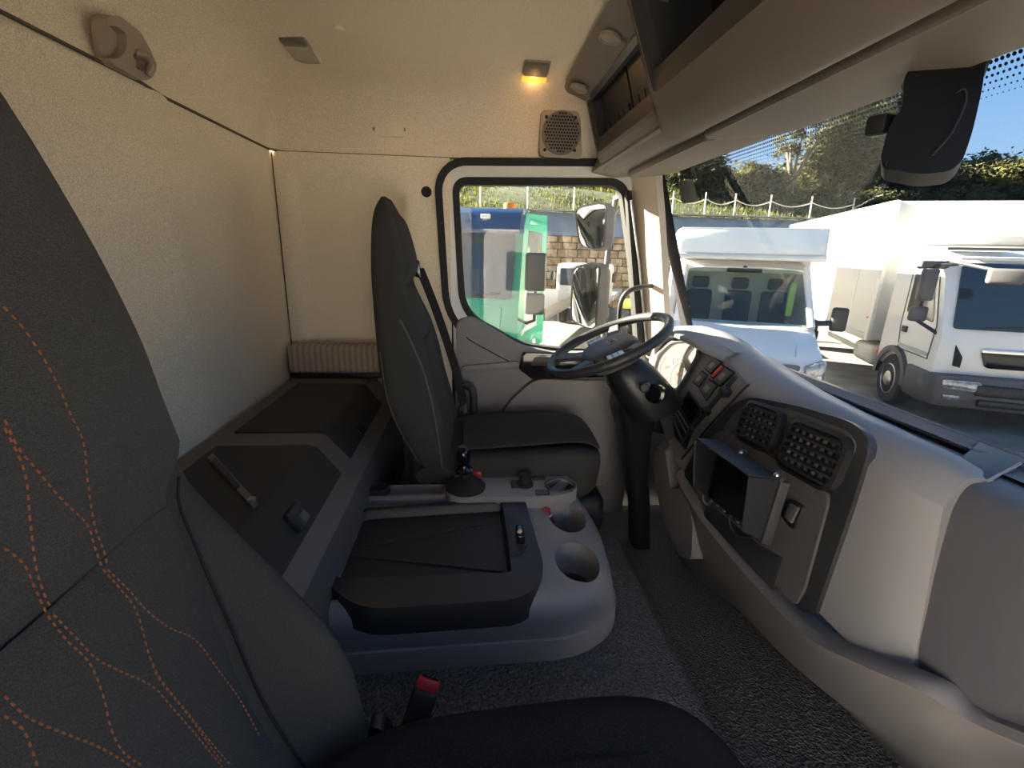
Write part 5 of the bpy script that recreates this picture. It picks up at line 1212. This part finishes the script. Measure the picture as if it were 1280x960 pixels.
obj('side_marker', bxl(3.80, 9.93, .78, .03, .10, .06, .01), 'orange', tk)
obj('air_tank', bxl(4.05, 10.7, .62, .4, .9, .38, .12, 4), 'galv', tk)
obj('chassis', bxl(5.0, 13.0, .72, .8, 8.5, .22, .02), 'black', tk)
obj('side_guard', bxl(3.86, 12.2, .66, .04, 2.6, .10, .01), 'galv', tk)
obj('reflector', bxl(3.77, 10.5, 1.30, .01, .10, .04, 0), 'red', tk)
# roof fairing
frp = [[LV(3.90, 8.86, 2.60), LV(6.02, 8.86, 2.60), LV(6.05, 9.95, 2.60), LV(3.87, 9.95, 2.60)], [LV(3.92, 8.80, 2.72), LV(6.00, 8.80, 2.72), LV(6.03, 9.95, 2.72), LV(3.85, 9.95, 2.72)],
       [LV(3.98, 9.05, 2.98), LV(5.94, 9.05, 2.98), LV(6.03, 9.98, 3.0), LV(3.85, 9.98, 3.0)], [LV(4.12, 9.35, 3.18), LV(5.80, 9.35, 3.18), LV(5.98, 10.0, 3.24), LV(3.92, 10.0, 3.24)], [LV(4.25, 9.55, 3.22), LV(5.7, 9.55, 3.22), LV(5.9, 10.0, 3.29), LV(4.0, 10.0, 3.29)]]
g = G(); g.loft([fillet(q, [.25, .25, .05, .05], 6) for q in frp]); obj('roof_fairing', g, 'white', tk, smooth=50)
obj('roof_beacon_plate', bxl(5.3, 8.72, 2.64, .8, .12, .12, .02), 'beige', tk)
# mirrors of the truck
def tmirror(parent, u, v, z, w_, h, ang, m='dgrey'):
    g = G(); g.box(LV(u, v, z), (w_, .12, h), RUV @ Matrix.Rotation(ang, 3, 'Z'), .04, 3); mm = obj('mirror_housing', g, m, parent)
    return mm
tmirror(tk, 3.66, 8.42, 2.02, .20, .46, .2); tmirror(tk, 3.64, 8.44, 1.60, .22, .22, .2); tmirror(tk, 3.70, 8.50, 2.30, .40, .12, .2); tmirror(tk, 4.22, 7.85, 2.18, .36, .20, -.3)
for a, b in ((LV(3.66, 8.46, 1.5), LV(3.88, 8.30, 1.34)), (LV(3.66, 8.46, 2.25), LV(3.66, 8.46, 1.5)), (LV(3.66, 8.46, 2.28), LV(3.95, 8.40, 2.32)), (LV(3.9, 8.45, 2.35), LV(4.2, 7.9, 2.24))):
    g = G(); g.tube([a, b], .025, 8); obj('mirror_arm', g, 'char', tk)
obj('roof_edge', bxl(4.2, 8.62, 2.53, .7, .10, .04, .01), 'dgrey', tk)

# white van with box body
vn = thing('box_van', 'white box van with overhanging box front parked facing the windscreen', 'van', LV(1.1, 9, 0))
U0, U1 = .20, 2.19; UC = (U0 + U1) / 2
obj('box_body', bxl(UC, 10.9, 1.66, 2.06, 4.3, 2.2, .02), 'boxwhite', vn)
g = G(); g.loft([[LV(U0 - .02, 9.0, 2.32), LV(U1 + .02, 9.0, 2.32), LV(U1 + .02, 9.0, 2.76), LV(U0 - .02, 9.0, 2.76)], [LV(U0, 8.02, 2.34), LV(U1 + .02, 8.02, 2.34), LV(U1, 8.02, 2.76), LV(U0 + .03, 8.02, 2.76)]]); obj('overhang', g, 'boxwhite', vn)
obj('overhang_front', panel(fillet([LV(U0 + .04, 8.0, 2.735), LV(U1 - .02, 8.0, 2.735), LV(U1 - .01, 8.0, 2.40), LV(U0 + .02, 8.0, 2.40)], .02), .03, FV, .006), 'blue', vn)  # bluish cast of the shaded van front is put into this colour
g = G(); g.tube([LV(U0, 8.02, 2.34), LV(U1 + .02, 8.02, 2.34)], .045, 8); obj('overhang_edge', g, 'white', vn)
# cab: hood and front, pillars, roof
hood = [(7.0, .55), (6.95, .80), (6.98, 1.0), (7.10, 1.10), (7.62, 1.36), (7.66, 1.40)]
sec = lambda v, z, w_, s=0: [LV(UC - w_ + s, v, z), LV(UC + w_ - s, v, z)]
g = G(); rows = []
for v, z, w_, cr in ((6.98, .42, .93, 0), (6.92, .70, .97, 0), (6.94, .98, .97, .01), (7.02, 1.06, .96, .03), (7.25, 1.17, .955, .05), (7.55, 1.31, .95, .05), (7.74, 1.38, .94, .04)):
    rows.append([LV(UC + w_ * math.sin(math.pi / 2 * k / 8) if abs(k) < 8 else UC + w_ * (1 if k > 0 else -1), v + .10 * (abs(k) / 8) ** 4, z + cr * (1 - (k / 8) ** 4) - (.05 if abs(k) == 8 else 0)) for k in range(-8, 9)])
g.grid(rows, flip=True); obj('bonnet', g, 'vanwhite', vn, smooth=50)
for s in (-1, 1):
    u = UC + s * .96
    g = G(); g.slab([LV(u, 7.05, .45), LV(u, 6.98 + .1, .98), LV(u, 7.74, 1.36), LV(u - s * .08, 8.32, 2.22), LV(u - s * .08, 8.8, 2.28), LV(u, 8.8, .45)], .05, UD * s, bev=.02); sd_ = obj('side_panel', g, 'vanwhite', vn)
    g = G(); g.slab(fillet([LV(u + s * .012, 7.92, 1.45), LV(u + s * .012 - s * .06, 8.36, 2.12), LV(u + s * .012 - s * .06, 8.74, 2.14), LV(u + s * .012, 8.74, 1.42)], .05), .02, UD * s); obj('side_window', g, 'sglass', sd_)
    g = G(); g.tube([LV(u - s * .05, 7.70, 1.38), LV(u - s * .10, 8.30, 2.20)], .055, 8); obj('pillar', g, 'vanwhite', vn)
    obj('headlamp', panel(fillet([LV(UC + s * .72, 6.87, .98), LV(UC + s * .97, 6.98, 1.07), LV(UC + s * .99, 7.02, .72), LV(UC + s * .76, 6.87, .62)], .04), .05, FV + UD * s * .3, .012), 'lamp', vn)
g = G(); g.loft([[LV(UC - .86, v, z), LV(UC - .5, v - .04, z + .03), LV(UC, v - .05, z + .04), LV(UC + .5, v - .04, z + .03), LV(UC + .86, v, z), LV(UC + .86, v, z - .05), LV(UC, v, z - .04), LV(UC - .86, v, z - .05)] for v, z in ((8.24, 2.16), (8.36, 2.24), (8.85, 2.31))]); obj('roof', g, 'vanwhite', vn, smooth=50)
g = G(); g.grid([[LV(UC + w_ * k / 8 , v - .07 * (1 - (k / 8) ** 2), z) for k in range(-8, 9)] for v, z, w_ in ((7.70, 1.39, .88), (7.9, 1.68, .86), (8.1, 1.94, .83), (8.26, 2.17, .80))]); obj('windscreen', g, 'vglass', vn, smooth=60)
g = G(); g.loft([[LV(UC - .86, v, z), LV(UC + .86, v, z), LV(UC + .86, v, z - .03), LV(UC - .86, v, z - .03)] for v, z in ((7.58, 1.36), (7.74, 1.395))]); obj('scuttle', g, 'dgrey', vn)
for s_ in (-1, 1):
    g = G(); g.tube([LV(UC + s_ * .60, 6.99, 1.085), LV(UC + s_ * .66, 7.30, 1.228), LV(UC + s_ * .72, 7.66, 1.372)], .008, 5); obj('bonnet_crease', g, 'galv', vn)
obj('windscreen_header', bxl(UC, 8.20, 2.14, .5, .05, .06, .02), 'black', vn)
obj('grille', panel(fillet([LV(UC - .66, 6.86, .99), LV(UC + .66, 6.86, .99), LV(UC + .55, 6.86, .62), LV(UC - .55, 6.86, .62)], .05), .03, FV, .01), 'dgrey', vn)
obj('bumper', bxl(UC, 7.02, .45, 1.94, .25, .30, .06, 3), 'dgrey', vn)
obj('cab_back', bxl(UC, 8.86, 1.5, 1.8, .05, 1.5, 0), 'greyseat', vn); obj('cab_dash', bxl(UC, 7.9, 1.30, 1.75, .5, .12, .03), 'char', vn)
for u in (-.58, .02, .56):
    obj('van_seat_back', bxl(UC + u, 8.62, 1.52, .40, .12, .58, .05), 'greyseat', vn); obj('van_headrest', bxl(UC + u, 8.60, 1.93, .26, .09, .18, .04), 'greyseat', vn)
obj('hi_vis_vest', bxl(UC + .72, 8.3, 1.72, .10, .08, .5, .03), 'hivis', vn)
obj('papers', bxl(UC + .1, 7.80, 1.385, .5, .12, .02, 0), 'paper', vn)
obj('permit_sticker', panel([LV(UC - .84, 7.73, 1.48), LV(UC - .76, 7.72, 1.48), LV(UC - .75, 7.80, 1.60), LV(UC - .83, 7.81, 1.60)], .004, FV), 'paper', vn)
tmirror(vn, U1 + .26, 7.78, 1.52, .20, .34, -.15, 'char'); g = G(); g.tube([LV(U1 - .05, 7.85, 1.44), LV(U1 + .2, 7.8, 1.46)], .04, 8); obj('mirror_arm', g, 'char', vn)
tmirror(vn, U0 - .26, 7.78, 1.52, .20, .34, .15, 'char')
wheel(vn, LV(U1 - .13, 7.75, .36), UD, .36, .22); wheel(vn, LV(U0 + .13, 7.75, .36), -UD, .36, .22)
obj('wing_strip', bxl(UC, 8.2, 2.2, .06, .03, .03, .01), 'black', vn)

# green truck outside the driver window
gt = thing('green_truck', 'green truck with navy sun visor outside the driver window', 'truck', LV(-3.5, 9, 0))
a0, a1 = -4.75, -2.36
gp = [(8.10, .45), (8.02, .9), (8.0, 1.45), (8.02, 1.5), (8.22, 2.75), (8.40, 2.98), (9.9, 3.05), (9.95, .45)]
g = prism(a0, a1, gp); obj('cab', g, 'green', gt, smooth=30)
g = G(); g.slab(fillet([LV(a0 + .12, 8.0, 1.52), LV(a1 - .13, 8.0, 1.52), LV(a1 - .13, 8.17, 2.70), LV(a0 + .12, 8.17, 2.70)], .12), .02, FV + V((0, 0, .15)))
for v in g.bm.verts: v.co += FV * .02
obj('windscreen', g, 'tglass', gt)
g = G(); g.loft([[LV(a0 - .02, v, z), LV(a0 + .4, v - .12, z), LV((a0 + a1) / 2, v - .16, z), LV(a1 - .4, v - .12, z), LV(a1 + .04, v, z), LV(a1 + .04, v + .3, z + .02), LV(a0 - .02, v + .3, z + .02)] for v, z in ((7.80, 2.62), (7.78, 2.70), (7.88, 2.92), (8.02, 3.02))]); obj('sun_visor', g, 'navy', gt, smooth=50)
obj('visor_lamp', bxl(-2.86, 7.66, 2.88, .16, .05, .07, .01), 'paper', gt)
g = G(); g.lathe([(.11, 0), (.11, .10), (.09, .13), (.001, .14)], LV(-2.75, 8.6, 3.04), (0, 0, 1), 18); obj('beacon', g, 'orange', gt)
SNR = UD
def gside(vz, t=.012, bev=.004): return panel([LV(a1 + .008, v, z) for v, z in vz], t, SNR, bev)
obj('side_window', gside([(8.36, 1.60), (9.55, 1.60), (9.55, 2.70), (8.52, 2.70)]), 'sglass', gt)
obj('door_panel', gside([(8.40, .9), (9.30, .9), (9.30, 1.58), (8.40, 1.58)]), 'white', gt)
obj('front_panel', panel(fillet([LV(a0 + .3, 7.98, 1.38), LV(a1 - .3, 7.98, 1.38), LV(a1 - .35, 8.0, .92), LV(a0 + .35, 8.0, .92)], .06), .03, FV, .01), 'green', gt)
obj('roof_spoiler', bxl(a1 - .02, 9.2, 2.86, .08, 1.3, .12, .03), 'green', gt)
obj('bumper', bxl((a0 + a1) / 2, 8.0, .52, 2.4, .25, .4, .06, 3), 'green', gt)
for v, z, h in ((7.72, 2.02, .62), (7.74, 1.50, .36)):
    g = G(); g.box(LV(a1 + .36, v, z), (.34, .14, h), RUV @ Matrix.Rotation(.25, 3, 'Z'), .05, 3); obj('mirror_housing', g, 'char', gt)
g = G(); g.tube([LV(a1 - .02, 8.05, 1.18), LV(a1 + .2, 7.85, 1.15), LV(a1 + .36, 7.75, 1.22), LV(a1 + .36, 7.76, 1.5), LV(a1 + .36, 7.76, 2.1)], .03, 8); obj('mirror_arm', g, 'char', gt)
g = G(); g.slab([LV(a1 + .02, 8.2, .95), LV(a1 + .02, 9.9, 1.55), LV(a1 + .02, 9.9, 1.45), LV(a1 + .02, 8.2, .85)], .02, SNR); obj('side_stripe', g, 'white', gt)
wheel(gt, LV(a1 - .16, 9.2, .5), UD, .5, .3)
for u, v, l_ in ((-3.9, 7.96, .5), (-3.2, 7.96, .5)):
    g = G(); g.tube([LV(u, v, 1.55), LV(u + l_, v + .01, 1.62)], .015, 6); obj('wiper', g, 'black', gt)
obj('headlamp', panel(fillet([LV(a1 - .5, 7.86, .82), LV(a1 - .08, 7.9, .82), LV(a1 - .08, 7.9, .66), LV(a1 - .5, 7.86, .66)], .03), .05, FV, .01), 'lamp', gt)
obj('load_body', bxl((a0 + a1) / 2, 13, 1.0, 2.3, 5.5, .3, .02), 'dgrey', gt)

# small white truck in front of the stone wall
wt = thing('small_truck', 'small white truck in front of the stone wall', 'truck', (3.498,14.856,0.649))
c = V((3.497,15.169,1.750)); c = V((c.x, c.y, 0))
def lb(du, dv, z, su, sv, sz, bev): g = G(); g.box(c + UD * du + VD * dv + V((0, 0, z)), (su, sv, sz), RUV, bev, 2); return g
obj('cab', lb(0, .8, 1.32, 1.7, 1.5, 1.35, .12), 'white', wt)
obj('windscreen', lb(0, .055, 1.58, 1.45, .06, .55, .05), 'tglass', wt)
obj('front_bumper', lb(0, .02, .72, 1.7, .12, .28, .04), 'white', wt)
obj('front_grille', lb(0, .03, 1.05, .9, .06, .14, .02), 'dgrey', wt)
for s in (-1, 1):
    obj('headlamp', lb(s * .62, .02, 1.02, .28, .06, .16, .03), 'lamp', wt)
    wheel(wt, c + UD * (s * .72) + VD * .8 + V((0, 0, .36)), UD * s, .36, .22)
    obj('mirror_housing', lb(s * 1.0, .1, 1.6, .14, .08, .3, .03), 'char', wt)
obj('platform', lb(0, 3.2, .85, 1.8, 3.4, .18, .02), 'galv', wt)
# yellow and black low trailer at the right of it
ytr = thing('flat_trailer', 'low yellow and black flat trailer right of the small white truck', 'trailer', (4.731,13.682,0.569))
c = V((4.967,13.760,0.918)); c = V((c.x + .8, c.y, 0))
obj('deck', lb(0, 0, .95, 2.4, 3.0, .12, .02), 'yellow', ytr); obj('frame_rail', lb(0, 0, .75, 2.0, 2.8, .22, .02), 'black', ytr); obj('headboard', lb(0, 1.4, 1.25, 2.4, .1, .5, .02), 'galv', ytr)
for s in (-1, 1): wheel(ytr, c + UD * (s * .9) + V((0, 0, .38)) - VD * .4, UD * s, .38, .22)

# white truck added out of frame to bounce sunlight through the passenger door
nb_ = thing('bounce_truck', 'unseen white box truck added on the passenger side to bounce light', 'truck', (-2.0, -5.4, 0))
def wb(c, sz, bev): g = G(); g.box(c, sz, None, bev, 2); return g
obj('box_body', wb((-3.2, -5.6, 2.2), (6.4, 2.4, 2.5), .02), 'boxwhite', nb_); obj('cab', wb((1.0, -5.6, 1.7), (1.7, 2.2, 2.0), .15), 'white', nb_)
obj('side_window', wb((1.05, -4.49, 2.0), (.9, .03, .65), .01), 'sglass', nb_); obj('windscreen', wb((1.86, -5.6, 2.1), (.03, 1.9, .8), .01), 'tglass', nb_)
obj('chassis', wb((-2.2, -5.6, .8), (7.5, .9, .25), .02), 'black', nb_); obj('bumper', wb((1.85, -5.6, .55), (.2, 2.2, .4), .05), 'dgrey', nb_)
for x in (.9, -4.6):
    for s in (-1, 1): wheel(nb_, (x, -5.6 + s * 1.0, .45), (0, s, 0), .45, .28)
